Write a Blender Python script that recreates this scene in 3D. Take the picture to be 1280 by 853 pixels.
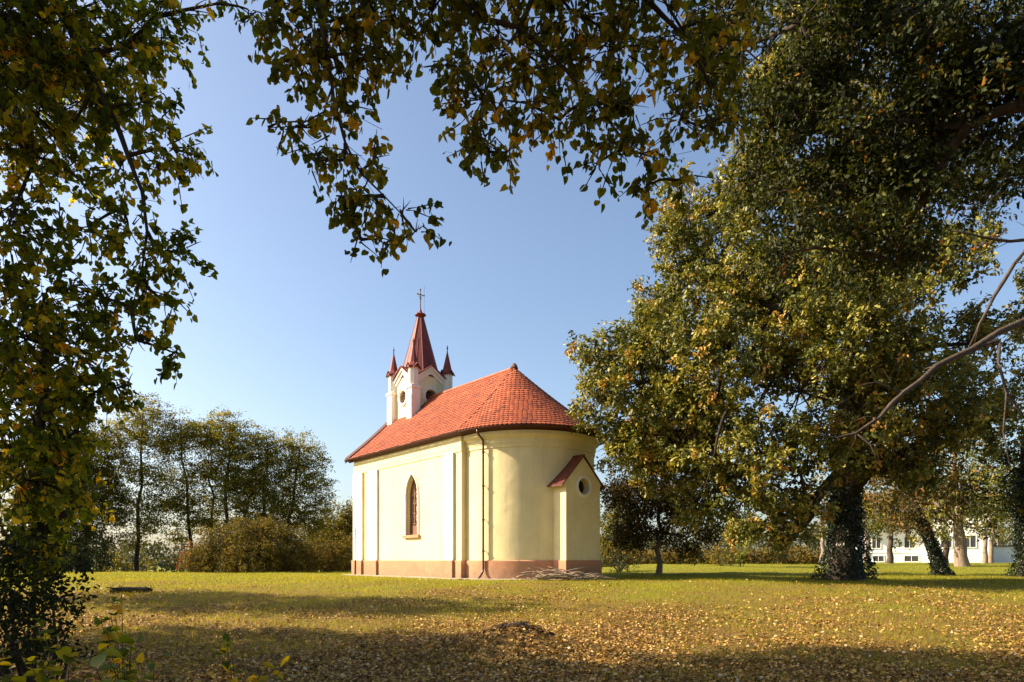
import bpy, math, random
import numpy as np
from mathutils import Vector
from mathutils.geometry import tessellate_polygon

for o in list(bpy.data.objects): bpy.data.objects.remove(o)
S = bpy.context.scene
R = math.radians
F = 853.33            # focal length in photo pixels (24 mm on a 36 mm sensor, 1280 px wide)
HY = 700.5            # horizon row
EYE = 0.75            # eye height above the chapel's footing (the lawn falls away towards the camera)

# ------------------------------------------------------------------ camera
cam = bpy.data.cameras.new('camera'); co = bpy.data.objects.new('camera', cam)
S.collection.objects.link(co); S.camera = co
co.location = (0, 0, EYE); co.rotation_euler = (R(90), 0, 0)
cam.lens = 24; cam.sensor_width = 36; cam.clip_end = 6000; cam.clip_start = .05
cam.shift_y = (HY - 426.5) / 1280

# ------------------------------------------------------------------ sky and sun
SUN_EL = 33.0
SUN_AZ = -84.0        # degrees from +Y towards +X : the sun stands to the left
W = bpy.data.worlds.new('World'); S.world = W; W.use_nodes = True
nt = W.node_tree; nt.nodes.clear()
sky = nt.nodes.new('ShaderNodeTexSky'); sky.sky_type = 'NISHITA'; sky.sun_disc = False
sky.sun_elevation = R(SUN_EL); sky.sun_rotation = R(SUN_AZ % 360)
sky.air_density = 1.0; sky.dust_density = 2.1; sky.ozone_density = 1.5
bg = nt.nodes.new('ShaderNodeBackground'); bg.inputs[1].default_value = 0.084
wo = nt.nodes.new('ShaderNodeOutputWorld')
nt.links.new(sky.outputs[0], bg.inputs[0]); nt.links.new(bg.outputs[0], wo.inputs[0])
sun = bpy.data.lights.new('sun', 'SUN'); so = bpy.data.objects.new('sun', sun)
S.collection.objects.link(so)
sun.energy = 5.0; sun.angle = R(.5); sun.color = (1.0, .83, .62)
sd = Vector((math.sin(R(SUN_AZ)) * math.cos(R(SUN_EL)), math.cos(R(SUN_AZ)) * math.cos(R(SUN_EL)), math.sin(R(SUN_EL))))
so.rotation_euler = sd.to_track_quat('Z', 'Y').to_euler(); so.location = (-40, 10, 40)
S.view_settings.view_transform = 'Standard'; S.view_settings.look = 'None'
S.view_settings.gamma = 1; S.view_settings.use_curve_mapping = False
S.view_settings.exposure = 1.4
S.cycles.max_bounces = 8; S.cycles.transparent_max_bounces = 6
S.cycles.use_denoising = True

# ------------------------------------------------------------------ helpers
def sm(a, b, t):
    u = np.clip((np.asarray(t, float) - a) / (b - a), 0, 1); return u * u * (3 - 2 * u)
def _bump(x, y):
    return (np.sin(x * .9 + 1.3 * np.sin(y * .35)) * np.cos(y * .8 + .6 * np.sin(x * .5)) * .035
            + np.sin(x * 2.3 + y * 1.1) * np.cos(y * 2.9 - x * .7) * .014)
def gz(x, y):
    x = np.asarray(x, float); y = np.asarray(y, float)
    z = -.85 * (1 - sm(5, 25, y))
    z = z - 2.6 * sm(41, 80, y) * (1 - sm(-5, 6, x))
    z = z + .45 * sm(30, 46, y) * sm(3, 10, x)
    z = z + .17 * np.exp(-(((x - .1) / .6) ** 2 + ((y - 11.2) / .35) ** 2)) + .16 * np.exp(-(((x + .1) / 1.3) ** 2 + ((y - 11.0) / .6) ** 2))
    d = np.hypot(x + 2.5, y - 31)
    return z + _bump(x, y) * sm(5.5, 9, d)
def at(px, py, Y):
    return np.array([(px - 640) / F * Y, Y, EYE + (HY - py) / F * Y])
def ground_at(px, py):
    for Y in np.arange(3, 120, .05):
        p = at(px, py, Y)
        if p[2] <= float(gz(p[0], Y)): return p
    return at(px, py, 60)

def tag(o, label=None, cat=None, group=None, kind=None):
    if label: o['label'] = label
    if cat: o['category'] = cat
    if group: o['group'] = group
    if kind: o['kind'] = kind
    return o
def empty(name, loc=(0, 0, 0), rz=0):
    o = bpy.data.objects.new(name, None); S.collection.objects.link(o)
    o.location = loc; o.rotation_euler = (0, 0, rz); o.empty_display_size = .3; return o

class MB:
    def __init__(s): s.v = []; s.f = []; s.n = 0; s.rnd = []; s.has = False
    def add(s, v, f, rnd=None):
        v = np.asarray(v, float); s.v.append(v)
        s.f += [tuple(i + s.n for i in q) for q in f]; s.n += len(v)
        s.rnd.append(np.full(len(v), .5) if rnd is None else np.broadcast_to(rnd, (len(v),)).astype(float))
    def box(s, x0, x1, y0, y1, z0, z1, rnd=None):
        v = [(x, y, z) for z in (z0, z1) for x, y in ((x0, y0), (x1, y0), (x1, y1), (x0, y1))]
        s.add(v, [(3, 2, 1, 0), (4, 5, 6, 7), (0, 1, 5, 4), (1, 2, 6, 5), (2, 3, 7, 6), (3, 0, 4, 7)], rnd)
    def prism(s, poly, z0, z1, scale=1.0, cap=True, c=None):
        n = len(poly); c = np.mean(poly, 0) if c is None else np.array(c)
        top = [c + (np.array(p) - c) * scale for p in poly]
        v = [(p[0], p[1], z0) for p in poly] + [(p[0], p[1], z1) for p in top]
        f = [(i, (i + 1) % n, (i + 1) % n + n, i + n) for i in range(n)]
        if cap: f += [tuple(range(n))[::-1], tuple(range(n, 2 * n))]
        s.add(v, f)
    def tube(s, pts, rad, sides=8, cap=True, rnd=None):
        pts = [Vector(p) for p in pts]; n = len(pts); vs = []
        up = Vector((0, 0, 1)); t0 = (pts[1] - pts[0]).normalized()
        a = t0.cross(up); a = a.normalized() if a.length > .1 else Vector((1, 0, 0))
        for i, p in enumerate(pts):
            t = (pts[min(i + 1, n - 1)] - pts[max(i - 1, 0)]).normalized()
            a = (a - t * a.dot(t)).normalized(); b = t.cross(a)
            r = rad[i] if hasattr(rad, '__len__') else rad
            for k in range(sides):
                th = 2 * math.pi * k / sides
                vs.append(p + a * (r * math.cos(th)) + b * (r * math.sin(th)))
        f = [(i * sides + k, i * sides + (k + 1) % sides, (i + 1) * sides + (k + 1) % sides, (i + 1) * sides + k)
             for i in range(n - 1) for k in range(sides)]
        if cap: f += [tuple(range(sides))[::-1], tuple(range((n - 1) * sides, n * sides))]
        s.add([tuple(v) for v in vs], f, rnd)
    def build(s, name, m, parent=None, smooth=False, rnd=False):
        me = bpy.data.meshes.new(name)
        v = np.concatenate(s.v) if s.v else np.zeros((0, 3))
        me.from_pydata(v.tolist(), [], s.f); me.materials.append(m)
        if rnd:
            a = me.attributes.new('rnd', 'FLOAT', 'POINT'); a.data.foreach_set('value', np.concatenate(s.rnd))
        if smooth: me.polygons.foreach_set('use_smooth', [True] * len(me.polygons))
        me.update()
        o = bpy.data.objects.new(name, me); S.collection.objects.link(o); o.parent = parent
        return o

def raw_mesh(name, V, faces_n, loops, rnd, m, parent=None):
    """V (n,3); faces all with faces_n corners; loops flat index array."""
    me = bpy.data.meshes.new(name); nf = len(loops) // faces_n
    me.vertices.add(len(V)); me.vertices.foreach_set('co', V.astype(np.float32).ravel())
    me.loops.add(len(loops)); me.loops.foreach_set('vertex_index', loops.astype(np.int32))
    me.polygons.add(nf); me.polygons.foreach_set('loop_start', np.arange(0, nf * faces_n, faces_n, dtype=np.int32))
    me.materials.append(m)
    a = me.attributes.new('rnd', 'FLOAT', 'POINT'); a.data.foreach_set('value', rnd.astype(np.float32))
    me.update(calc_edges=True); me.validate()
    o = bpy.data.objects.new(name, me); S.collection.objects.link(o); o.parent = parent
    return o

def unit(a): return a / np.maximum(np.linalg.norm(a, axis=-1, keepdims=True), 1e-9)
SHAPES = {
 'heart': (np.array([(0, 0, 0), (-.38, -.06, .05), (-.53, .30, .08), (-.36, .70, .04), (0, 1.02, -.06), (.36, .70, .04), (.53, .30, .08), (.38, -.06, .05)]),
           [(0, 4, 3, 2), (0, 2, 1, 1), (0, 6, 5, 4), (0, 7, 6, 6)]),
 'oak': (np.array([(0, 0, 0), (-.16, .25, .03), (-.34, .42, .08), (-.22, .60, .03), (-.3, .82, .02), (0, 1, -.06), (.3, .82, .02), (.22, .60, .03), (.34, .42, .08), (.16, .25, .03)]),
           [(0, 5, 3, 1), (1, 3, 2, 2), (3, 5, 4, 4), (0, 9, 7, 5), (9, 8, 7, 7), (7, 6, 5, 5)]),
 'dia': (np.array([(0, 0, 0), (-.34, .45, .08), (0, 1, -.03), (.34, .45, .08)]), [(0, 3, 2, 1)]),
 'blade': (np.array([(-.05, 0, 0), (.05, 0, 0), (.0, 1.0, .12)]), [(0, 1, 2)]),
}
def leaves(name, pos, size, axis, nrm, rnd, m, parent=None, shape='dia', world_off=(0, 0, 0), twigs=None):
    tpl, faces = SHAPES[shape]
    y = unit(axis); n = nrm - y * np.sum(nrm * y, -1, keepdims=True); n = unit(n); x = np.cross(y, n)
    N = len(pos); k = len(tpl); rv = np.random.default_rng(N)
    sx = rv.uniform(.62, 1.08, (N, 1, 1)); cz = rv.uniform(-1.2, 3.2, (N, 1, 1)); sk = rv.normal(0, .16, (N, 1, 1))
    V = (pos[:, None] - np.asarray(world_off)) + size[:, None, None] * ((tpl[None, :, 0:1] * sx + sk * tpl[None, :, 1:2] ** 2) * x[:, None] + tpl[None, :, 1:2] * y[:, None] + (tpl[None, :, 2:3] * cz - .12 * cz * tpl[None, :, 1:2] ** 2) * n[:, None])
    # triangulate every face so all faces have 3 corners
    tri = []
    for f in faces:
        f = list(dict.fromkeys(f))
        for i in range(1, len(f) - 1): tri.append((f[0], f[i], f[i + 1]))
    L = (np.array(tri).ravel()[None] + (np.arange(N) * k)[:, None]).ravel()
    V = V.reshape(-1, 3); rn = np.repeat(rnd, k); nleaf = len(L) // 3
    if twigs is not None:
        TV, TL, tm = twigs; L = np.concatenate([L, TL + len(V)]); V = np.concatenate([V, TV]); rn = np.concatenate([rn, np.zeros(len(TV))])
    o = raw_mesh(name, V, 3, L, rn, m, parent)
    if twigs is not None:
        o.data.materials.append(tm); mi = np.zeros(len(o.data.polygons), dtype=np.int32)
        mi[nleaf:] = 1; o.data.polygons.foreach_set('material_index', mi)
    return o

# ------------------------------------------------------------------ materials
def newmat(name):
    m = bpy.data.materials.new(name); m.use_nodes = True; t = m.node_tree
    return m, t, t.nodes['Principled BSDF']
def ramp(t, stops, interp='LINEAR'):
    r = t.nodes.new('ShaderNodeValToRGB'); cr = r.color_ramp; cr.interpolation = interp
    while len(cr.elements) < len(stops): cr.elements.new(.5)
    for e, (p, c) in zip(cr.elements, stops): e.position = p; e.color = (*c, 1)
    return r
def noise(t, scale, detail=4, rough=.6, vec=None):
    n = t.nodes.new('ShaderNodeTexNoise'); n.inputs['Scale'].default_value = scale
    n.inputs['Detail'].default_value = detail; n.inputs['Roughness'].default_value = rough
    if vec is not None: t.links.new(vec, n.inputs['Vector'])
    return n
def coords(t, kind='Object'):
    return t.nodes.new('ShaderNodeTexCoord').outputs[kind]
def mixc(t, fac, a, b, mode='MIX'):
    n = t.nodes.new('ShaderNodeMix'); n.data_type = 'RGBA'; n.blend_type = mode
    for s, v in ((0, fac), (6, a), (7, b)):
        if isinstance(v, bpy.types.NodeSocket): t.links.new(v, n.inputs[s])
        elif s == 0: n.inputs[0].default_value = v
        else: n.inputs[s].default_value = (*v, 1)
    return n.outputs[2]
def bump(t, p, h, strength, dist=.02):
    b = t.nodes.new('ShaderNodeBump'); b.inputs['Strength'].default_value = strength
    b.inputs['Distance'].default_value = dist; t.links.new(h, b.inputs['Height']); t.links.new(b.outputs[0], p.inputs['Normal'])
def surf(name, c1, c2, scale=3, rough=.85, bs=.3, bscale=60, spec=.3, metal=0, stretch=None):
    m, t, p = newmat(name); v = coords(t)
    if stretch:
        mp = t.nodes.new('ShaderNodeMapping'); mp.inputs['Scale'].default_value = stretch; t.links.new(v, mp.inputs[0]); v = mp.outputs[0]
    n = noise(t, scale, 6, .65, v)
    r = ramp(t, [(.3, c1), (.7, c2)]); t.links.new(n.outputs[0], r.inputs[0]); t.links.new(r.outputs[0], p.inputs['Base Color'])
    p.inputs['Roughness'].default_value = rough; p.inputs['Specular IOR Level'].default_value = spec; p.inputs['Metallic'].default_value = metal
    n2 = noise(t, bscale, 4, .6, v); bump(t, p, n2.outputs[0], bs, .01)
    return m
def leafmat(name, stops, trans=.42, tint=(1.25, 1.15, .45), rough=.5, spec=.35):
    m, t, p = newmat(name)
    a = t.nodes.new('ShaderNodeAttribute'); a.attribute_name = 'rnd'
    r = ramp(t, stops); t.links.new(a.outputs['Fac'], r.inputs[0])
    t.links.new(r.outputs[0], p.inputs['Base Color']); p.inputs['Roughness'].default_value = rough
    p.inputs['Specular IOR Level'].default_value = spec
    tr = t.nodes.new('ShaderNodeBsdfTranslucent')
    t.links.new(mixc(t, 1.0, r.outputs[0], tint, 'MULTIPLY'), tr.inputs[0])
    mx = t.nodes.new('ShaderNodeMixShader'); mx.inputs[0].default_value = trans
    t.links.new(p.outputs[0], mx.inputs[1]); t.links.new(tr.outputs[0], mx.inputs[2])
    t.links.new(mx.outputs[0], t.nodes['Material Output'].inputs[0])
    return m
def plaster(name, c, stain, k=.12):
    """painted render: faint mottling, trowel waves, darker damp streaks close to the plinth"""
    m, t, p = newmat(name); v = coords(t)
    n = noise(t, 1.1, 5, .6, v)
    c1 = tuple(x * (1 - k) for x in c); c2 = tuple(min(1, x * (1 + k * .5)) for x in c)
    r = ramp(t, [(.3, c1), (.7, c2)]); t.links.new(n.outputs[0], r.inputs[0])
    sp = t.nodes.new('ShaderNodeSeparateXYZ'); t.links.new(v, sp.inputs[0])
    mr = t.nodes.new('ShaderNodeMapRange'); t.links.new(sp.outputs[2], mr.inputs[0])
    mr.inputs[1].default_value = 0; mr.inputs[2].default_value = 1.3; mr.inputs[3].default_value = .75; mr.inputs[4].default_value = 0
    n3 = noise(t, 5, 6, .75, v)
    mu = t.nodes.new('ShaderNodeMath'); mu.operation = 'MULTIPLY'; t.links.new(mr.outputs[0], mu.inputs[0]); t.links.new(n3.outputs[0], mu.inputs[1])
    rr = ramp(t, [(.12, (0, 0, 0)), (.42, (1, 1, 1))]); t.links.new(mu.outputs[0], rr.inputs[0])
    mp = t.nodes.new('ShaderNodeMapping'); mp.inputs['Scale'].default_value = (2.5, 2.5, .18); t.links.new(v, mp.inputs[0])
    n4 = noise(t, 1.6, 5, .7, mp.outputs[0]); r4 = ramp(t, [(.5, (0, 0, 0)), (.8, (.5, .5, .5))]); t.links.new(n4.outputs[0], r4.inputs[0])
    col = mixc(t, rr.outputs[0], r.outputs[0], stain); col = mixc(t, r4.outputs[0], col, tuple(x * .7 for x in c))
    t.links.new(col, p.inputs['Base Color'])
    p.inputs['Roughness'].default_value = .9; p.inputs['Specular IOR Level'].default_value = .15
    a = noise(t, 2.2, 3, .5, v); b = noise(t, 45, 5, .7, v)
    ad = t.nodes.new('ShaderNodeMath'); ad.operation = 'MULTIPLY_ADD'; ad.inputs[1].default_value = 4
    t.links.new(a.outputs[0], ad.inputs[0]); t.links.new(b.outputs[0], ad.inputs[2]); bump(t, p, ad.outputs[0], .35, .012)
    return m

YEL = (.77, .66, .37)
M = {}
M['yellow'] = plaster('yellow_plaster', YEL, (.62, .52, .22))
M['white'] = plaster('white_plaster', (.80, .77, .68), (.7, .62, .5), .06)
M['pale'] = plaster('pale_yellow_plaster', (.76, .70, .47), (.6, .5, .3), .1)
M['pink'] = plaster('salmon_plinth', (.56, .27, .155), (.24, .16, .10), .22)
M['apron'] = surf('concrete', (.30, .25, .19), (.42, .37, .30), 4, .9, .4, 40)
M['tin'] = surf('red_tin', (.11, .015, .011), (.24, .036, .026), 3, .68, .15, 14, .5, .0, (1, 1, .3))
M['tindark'] = surf('dark_brown_tin', (.050, .016, .012), (.10, .03, .02), 5, .65, .1, 30, .3)
M['tinroof'] = surf('maroon_sheet_roof', (.075, .012, .010), (.12, .022, .016), 5, .42, .15, 14, .45, .0, (1, 1, .3))
M['pipe'] = surf('brown_pipe', (.06, .03, .022), (.10, .05, .035), 5, .35, .05, 30, .5)
M['wood'] = surf('brown_window_wood', (.16, .07, .04), (.25, .12, .07), 8, .6, .2, 40, .3, 0, (1, 1, .2))
M['dark'] = surf('painted_dark_interior', (.012, .010, .009), (.02, .018, .015), 3, .9, .1)  # near black paints the unlit inside behind the round windows
M['iron'] = surf('rusty_iron', (.07, .035, .025), (.12, .06, .04), 20, .6, .2, 90, .5)
M['bark'] = surf('grey_brown_bark', (.032, .024, .018), (.115, .088, .065), 2.2, .95, .9, 9, .2, 0, (4, 4, .8))
M['barkpale'] = surf('pale_bark', (.16, .115, .08), (.32, .25, .19), 2.2, .95, .8, 9, .2, 0, (4, 4, .8))
M['barkdark'] = surf('dark_bark', (.022, .017, .013), (.06, .045, .034), 2.2, .95, .8, 9, .2, 0, (4, 4, .8))
M['stick'] = surf('dry_stick', (.22, .16, .11), (.42, .33, .24), 9, .9, .4, 50, .2)
M['hwall'] = surf('house_white_wall', (.74, .73, .70), (.82, .81, .78), .6, .9, .1)
M['hroof'] = surf('house_roof', (.12, .09, .08), (.18, .14, .12), 3, .9, .3)
m, t, p = newmat('window_glass'); p.inputs['Base Color'].default_value = (.05, .055, .06, 1); p.inputs['Roughness'].default_value = .12
nn = noise(t, 9, 3, .5, coords(t)); bump(t, p, nn.outputs[0], .25, .02); M['glass'] = m
m, t, p = newmat('leaded_glass'); vv = coords(t); vo = t.nodes.new('ShaderNodeTexVoronoi'); vo.inputs['Scale'].default_value = 9; t.links.new(vv, vo.inputs['Vector'])
rr = ramp(t, [(.0, (.30, .27, .25)), (.35, (.42, .38, .36)), (.6, (.10, .055, .045))]); t.links.new(vo.outputs['Distance'], rr.inputs[0]); t.links.new(rr.outputs[0], p.inputs['Base Color'])  # lead pattern, its pale cells also paint the whitish reflection on the glass
p.inputs['Roughness'].default_value = .3; M['leaded'] = m
m, t, p = newmat('roof_tile')
a = t.nodes.new('ShaderNodeAttribute'); a.attribute_name = 'rnd'
r = ramp(t, [(0, (.13, .028, .012)), (.3, (.29, .062, .020)), (.7, (.39, .092, .027)), (1, (.50, .16, .058))]); t.links.new(a.outputs['Fac'], r.inputs[0])
n = noise(t, 1.3, 5, .7, coords(t)); r2 = ramp(t, [(.28, (.66, .68, .64)), (.5, (.95, .95, .95)), (.7, (1.04, 1, 1))]); t.links.new(n.outputs[0], r2.inputs[0])
t.links.new(mixc(t, 1.0, r.outputs[0], r2.outputs[0], 'MULTIPLY'), p.inputs['Base Color']); p.inputs['Roughness'].default_value = .75
n = noise(t, 60, 3, .6, coords(t)); bump(t, p, n.outputs[0], .3, .005); M['tile'] = m

# leaves
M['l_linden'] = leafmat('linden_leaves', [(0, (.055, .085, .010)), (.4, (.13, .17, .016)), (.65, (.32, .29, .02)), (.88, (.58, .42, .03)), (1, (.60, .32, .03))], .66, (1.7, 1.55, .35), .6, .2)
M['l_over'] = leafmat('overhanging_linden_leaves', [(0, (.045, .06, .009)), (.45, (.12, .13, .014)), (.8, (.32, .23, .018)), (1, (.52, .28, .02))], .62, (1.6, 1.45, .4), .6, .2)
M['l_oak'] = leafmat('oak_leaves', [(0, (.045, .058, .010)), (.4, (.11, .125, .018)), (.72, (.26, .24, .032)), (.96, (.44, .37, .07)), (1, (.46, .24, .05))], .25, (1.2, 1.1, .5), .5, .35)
M['l_oakdark'] = leafmat('shade_oak_leaves', [(0, (.014, .022, .007)), (.6, (.040, .052, .010)), (.9, (.14, .12, .02)), (1, (.30, .14, .03))], .35, (1.4, 1.2, .4), .6, .2)  # darkened copy of the oak leaves, shade put into the colour
M['l_brown'] = leafmat('russet_leaves', [(0, (.035, .035, .010)), (.5, (.10, .075, .018)), (.85, (.20, .11, .03)), (1, (.30, .13, .04))], .25, (1.3, 1.1, .5), .6, .2)
M['l_robinia'] = leafmat('robinia_leaves', [(0, (.075, .085, .014)), (.5, (.20, .20, .028)), (.9, (.36, .29, .04)), (1, (.42, .28, .05))], .5, (1.4, 1.2, .4), .6, .2)
M['l_yellow'] = leafmat('yellow_green_leaves', [(0, (.06, .065, .012)), (.6, (.16, .14, .022)), (1, (.32, .20, .03))], .45, (1.25, 1.15, .45), .6, .2)
M['l_bush'] = leafmat('dry_bush_leaves', [(0, (.06, .052, .016)), (.5, (.14, .115, .028)), (.85, (.24, .18, .035)), (1, (.32, .19, .04))], .3, (1.25, 1.15, .45), .7, .15)
M['l_red'] = leafmat('red_leaves', [(0, (.22, .06, .02)), (1, (.40, .12, .04))], .4)
M['l_conifer'] = leafmat('conifer_needles', [(0, (.02, .032, .010)), (1, (.06, .075, .025))], .2, (1.25, 1.15, .45), .6, .2)
M['l_ivy'] = leafmat('ivy_leaves', [(0, (.008, .015, .005)), (.8, (.022, .038, .009)), (1, (.06, .08, .018))], .2, (1.1, 1.1, .5), .35, .5)
M['l_far'] = leafmat('distant_leaves', [(0, (.04, .05, .025)), (1, (.11, .11, .045))], .3)
M['l_sapling'] = leafmat('sapling_leaves', [(0, (.10, .14, .02)), (1, (.24, .26, .04))], .5)
M['litter'] = leafmat('fallen_leaves', [(0, (.10, .045, .018)), (.35, (.27, .14, .038)), (.75, (.52, .32, .075)), (.96, (.66, .46, .15)), (1, (.62, .50, .30))], .15, (1, .9, .6), .6, .3)
M['grass'] = leafmat('grass_blades', [(0, (.11, .135, .010)), (.5, (.27, .26, .016)), (.85, (.44, .36, .03)), (1, (.50, .38, .08))], .45, (1.3, 1.2, .35), .6, .2)

# ground
m, t, p = newmat('lawn_with_litter'); v = coords(t)
big = noise(t, .35, 5, .6, v); mid = noise(t, 2.4, 6, .7, v); fine = noise(t, 28, 6, .75, v)
g = ramp(t, [(.25, (.06, .07, .010)), (.5, (.19, .195, .018)), (.72, (.32, .28, .03))]); t.links.new(fine.outputs[0], g.inputs[0])
b_ = ramp(t, [(.25, (.06, .035, .014)), (.5, (.19, .115, .04)), (.72, (.38, .25, .09))]); t.links.new(fine.outputs[0], b_.inputs[0])
sp = t.nodes.new('ShaderNodeSeparateXYZ'); t.links.new(v, sp.inputs[0])
mr = t.nodes.new('ShaderNodeMapRange'); t.links.new(sp.outputs[1], mr.inputs[0])
mr.inputs[1].default_value = 10; mr.inputs[2].default_value = 30; mr.inputs[3].default_value = .30; mr.inputs[4].default_value = -.14
ad = t.nodes.new('ShaderNodeMath'); ad.operation = 'ADD'; t.links.new(big.outputs[0], ad.inputs[0]); t.links.new(mr.outputs[0], ad.inputs[1])
ad2 = t.nodes.new('ShaderNodeMath'); ad2.operation = 'MULTIPLY_ADD'; ad2.inputs[1].default_value = .5; t.links.new(mid.outputs[0], ad2.inputs[0]); t.links.new(ad.outputs[0], ad2.inputs[2])
fr = ramp(t, [(.66, (0, 0, 0)), (.95, (1, 1, 1))]); t.links.new(ad2.outputs[0], fr.inputs[0])
t.links.new(mixc(t, fr.outputs[0], g.outputs[0], b_.outputs[0]), p.inputs['Base Color'])
p.inputs['Roughness'].default_value = .95; p.inputs['Specular IOR Level'].default_value = .1
bump(t, p, fine.outputs[0], .9, .05); M['ground'] = m

# ------------------------------------------------------------------ ground sheet
def ground_sheet():
    ys = np.concatenate([np.linspace(-25, 4, 30), np.linspace(4.15, 22, 150), np.linspace(22.3, 60, 110), np.geomspace(61, 3000, 50)])
    us = np.linspace(-1, 1, 301); us = np.sign(us) * np.abs(us) ** 1.3
    X, Yg = np.meshgrid(us, ys); half = 30 + np.maximum(Yg, 0) * 1.6
    X = X * half; Z = gz(X, Yg)
    V = np.stack([X, Yg, Z], -1).reshape(-1, 3); ny, nx = X.shape
    i = np.arange(ny - 1)[:, None] * nx + np.arange(nx - 1)[None]
    L = np.stack([i, i + 1, i + nx + 1, i + nx], -1).ravel()
    o = raw_mesh('ground', V, 4, L, np.zeros(len(V)), M['ground'])
    o.data.polygons.foreach_set('use_smooth', [True] * len(o.data.polygons)); tag(o, kind='structure')
ground_sheet()

# ------------------------------------------------------------------ the chapel
NL, NW, AR, AC = 9.43, 6.09, 2.82, .35      # nave length and width, apse radius, apse centre (local x)
WH, PL = 5.55, .75                         # wall height, plinth height
RY = 8.98                                  # ridge height
O = np.array([-1.996 + .7809 * NW / 2, 26.953 + .6246 * NW / 2])
PHI = .896
chapel = empty('chapel', (O[0], O[1], 0), -PHI)
tag(chapel, 'pale yellow village chapel with red tiled roof, rounded apse and small turreted bell tower', 'chapel')

def plan(off=0.0, n=110, cap=9):
    """outline of nave + apse pushed outwards by off, from the near west corner round the apse to the far west corner"""
    of = min(off, cap); h = NW / 2 + of
    P = [(-NL - of, -h), (of, -h)]
    r = AR + off
    P += [(of, -r)] if of < AC else []
    for i in range(n + 1):
        a = -math.pi / 2 + math.pi * i / n
        P.append((max(AC, of + .001) + r * math.cos(a), r * math.sin(a)))
    P += [(of, r), (of, h), (-NL - of, h)]
    return P
def ring_stack(mb, levels, cap=9):
    """levels: list of (offset, z); closed walls through all of them"""
    rows = [plan(o, cap=cap) for o, z in levels]; n = len(rows[0])
    v = [(x, y, levels[k][1]) for k, row in enumerate(rows) for x, y in row]
    f = [(k * n + i, k * n + (i + 1) % n, (k + 1) * n + (i + 1) % n, (k + 1) * n + i) for k in range(len(rows) - 1) for i in range(n)]
    mb.add(v, f)

def wall_hole(mb, outer, hole, frame, depth):
    """outer, hole: 2D loops (u,v); frame(u,v,d)->3D; wall face with an opening and its reveals"""
    loops = [[Vector((u, v, 0)) for u, v in outer], [Vector((u, v, 0)) for u, v in hole]]
    flat = outer + hole; tris = tessellate_polygon(loops)
    mb.add([frame(u, v, 0) for u, v in flat], [tuple(t) for t in tris])
    n = len(hole)
    mb.add([frame(u, v, 0) for u, v in hole] + [frame(u, v, depth) for u, v in hole], [(i, (i + 1) % n, (i + 1) % n + n, i + n) for i in range(n)])
def circle(cu, cv, r, n=28): return [(cu + r * math.cos(2 * math.pi * i / n), cv + r * math.sin(2 * math.pi * i / n)) for i in range(n)]
def lancet(cu, v0, v1, hw, n=9):
    """pointed arch loop: sill v0, apex v1, half width hw"""
    rise = hw * 1.95; sp_ = v1 - rise
    Rr = (rise * rise + hw * hw) / (2 * hw)          # arc radius through spring and apex
    pts = [(cu - hw, v0), (cu + hw, v0)]
    for i in range(n + 1):                           # right spring -> apex, centre at (cu+hw-Rr, sp_)
        a = math.asin(min(1, rise / Rr)) * i / n
        pts.append((cu + hw - Rr + Rr * math.cos(a), sp_ + Rr * math.sin(a)))
    for i in range(n - 1, -1, -1):
        a = math.asin(min(1, rise / Rr)) * i / n
        pts.append((cu - hw + Rr - Rr * math.cos(a), sp_ + Rr * math.sin(a)))
    return pts
def band(mb, inner, outer, frame, d0, d1):
    """moulding between two matching loops, front at d1 back at d0"""
    n = len(inner)
    v = [frame(u, w, d1) for u, w in inner] + [frame(u, w, d1) for u, w in outer] + [frame(u, w, d0) for u, w in outer] + [frame(u, w, d0) for u, w in inner]
    f = []
    for i in range(n):
        j = (i + 1) % n
        f += [(i, j, j + n, i + n), (i + n, j + n, j + 2 * n, i + 2 * n), (i + 3 * n, j + 3 * n, j, i)]
    mb.add(v, f)

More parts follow.
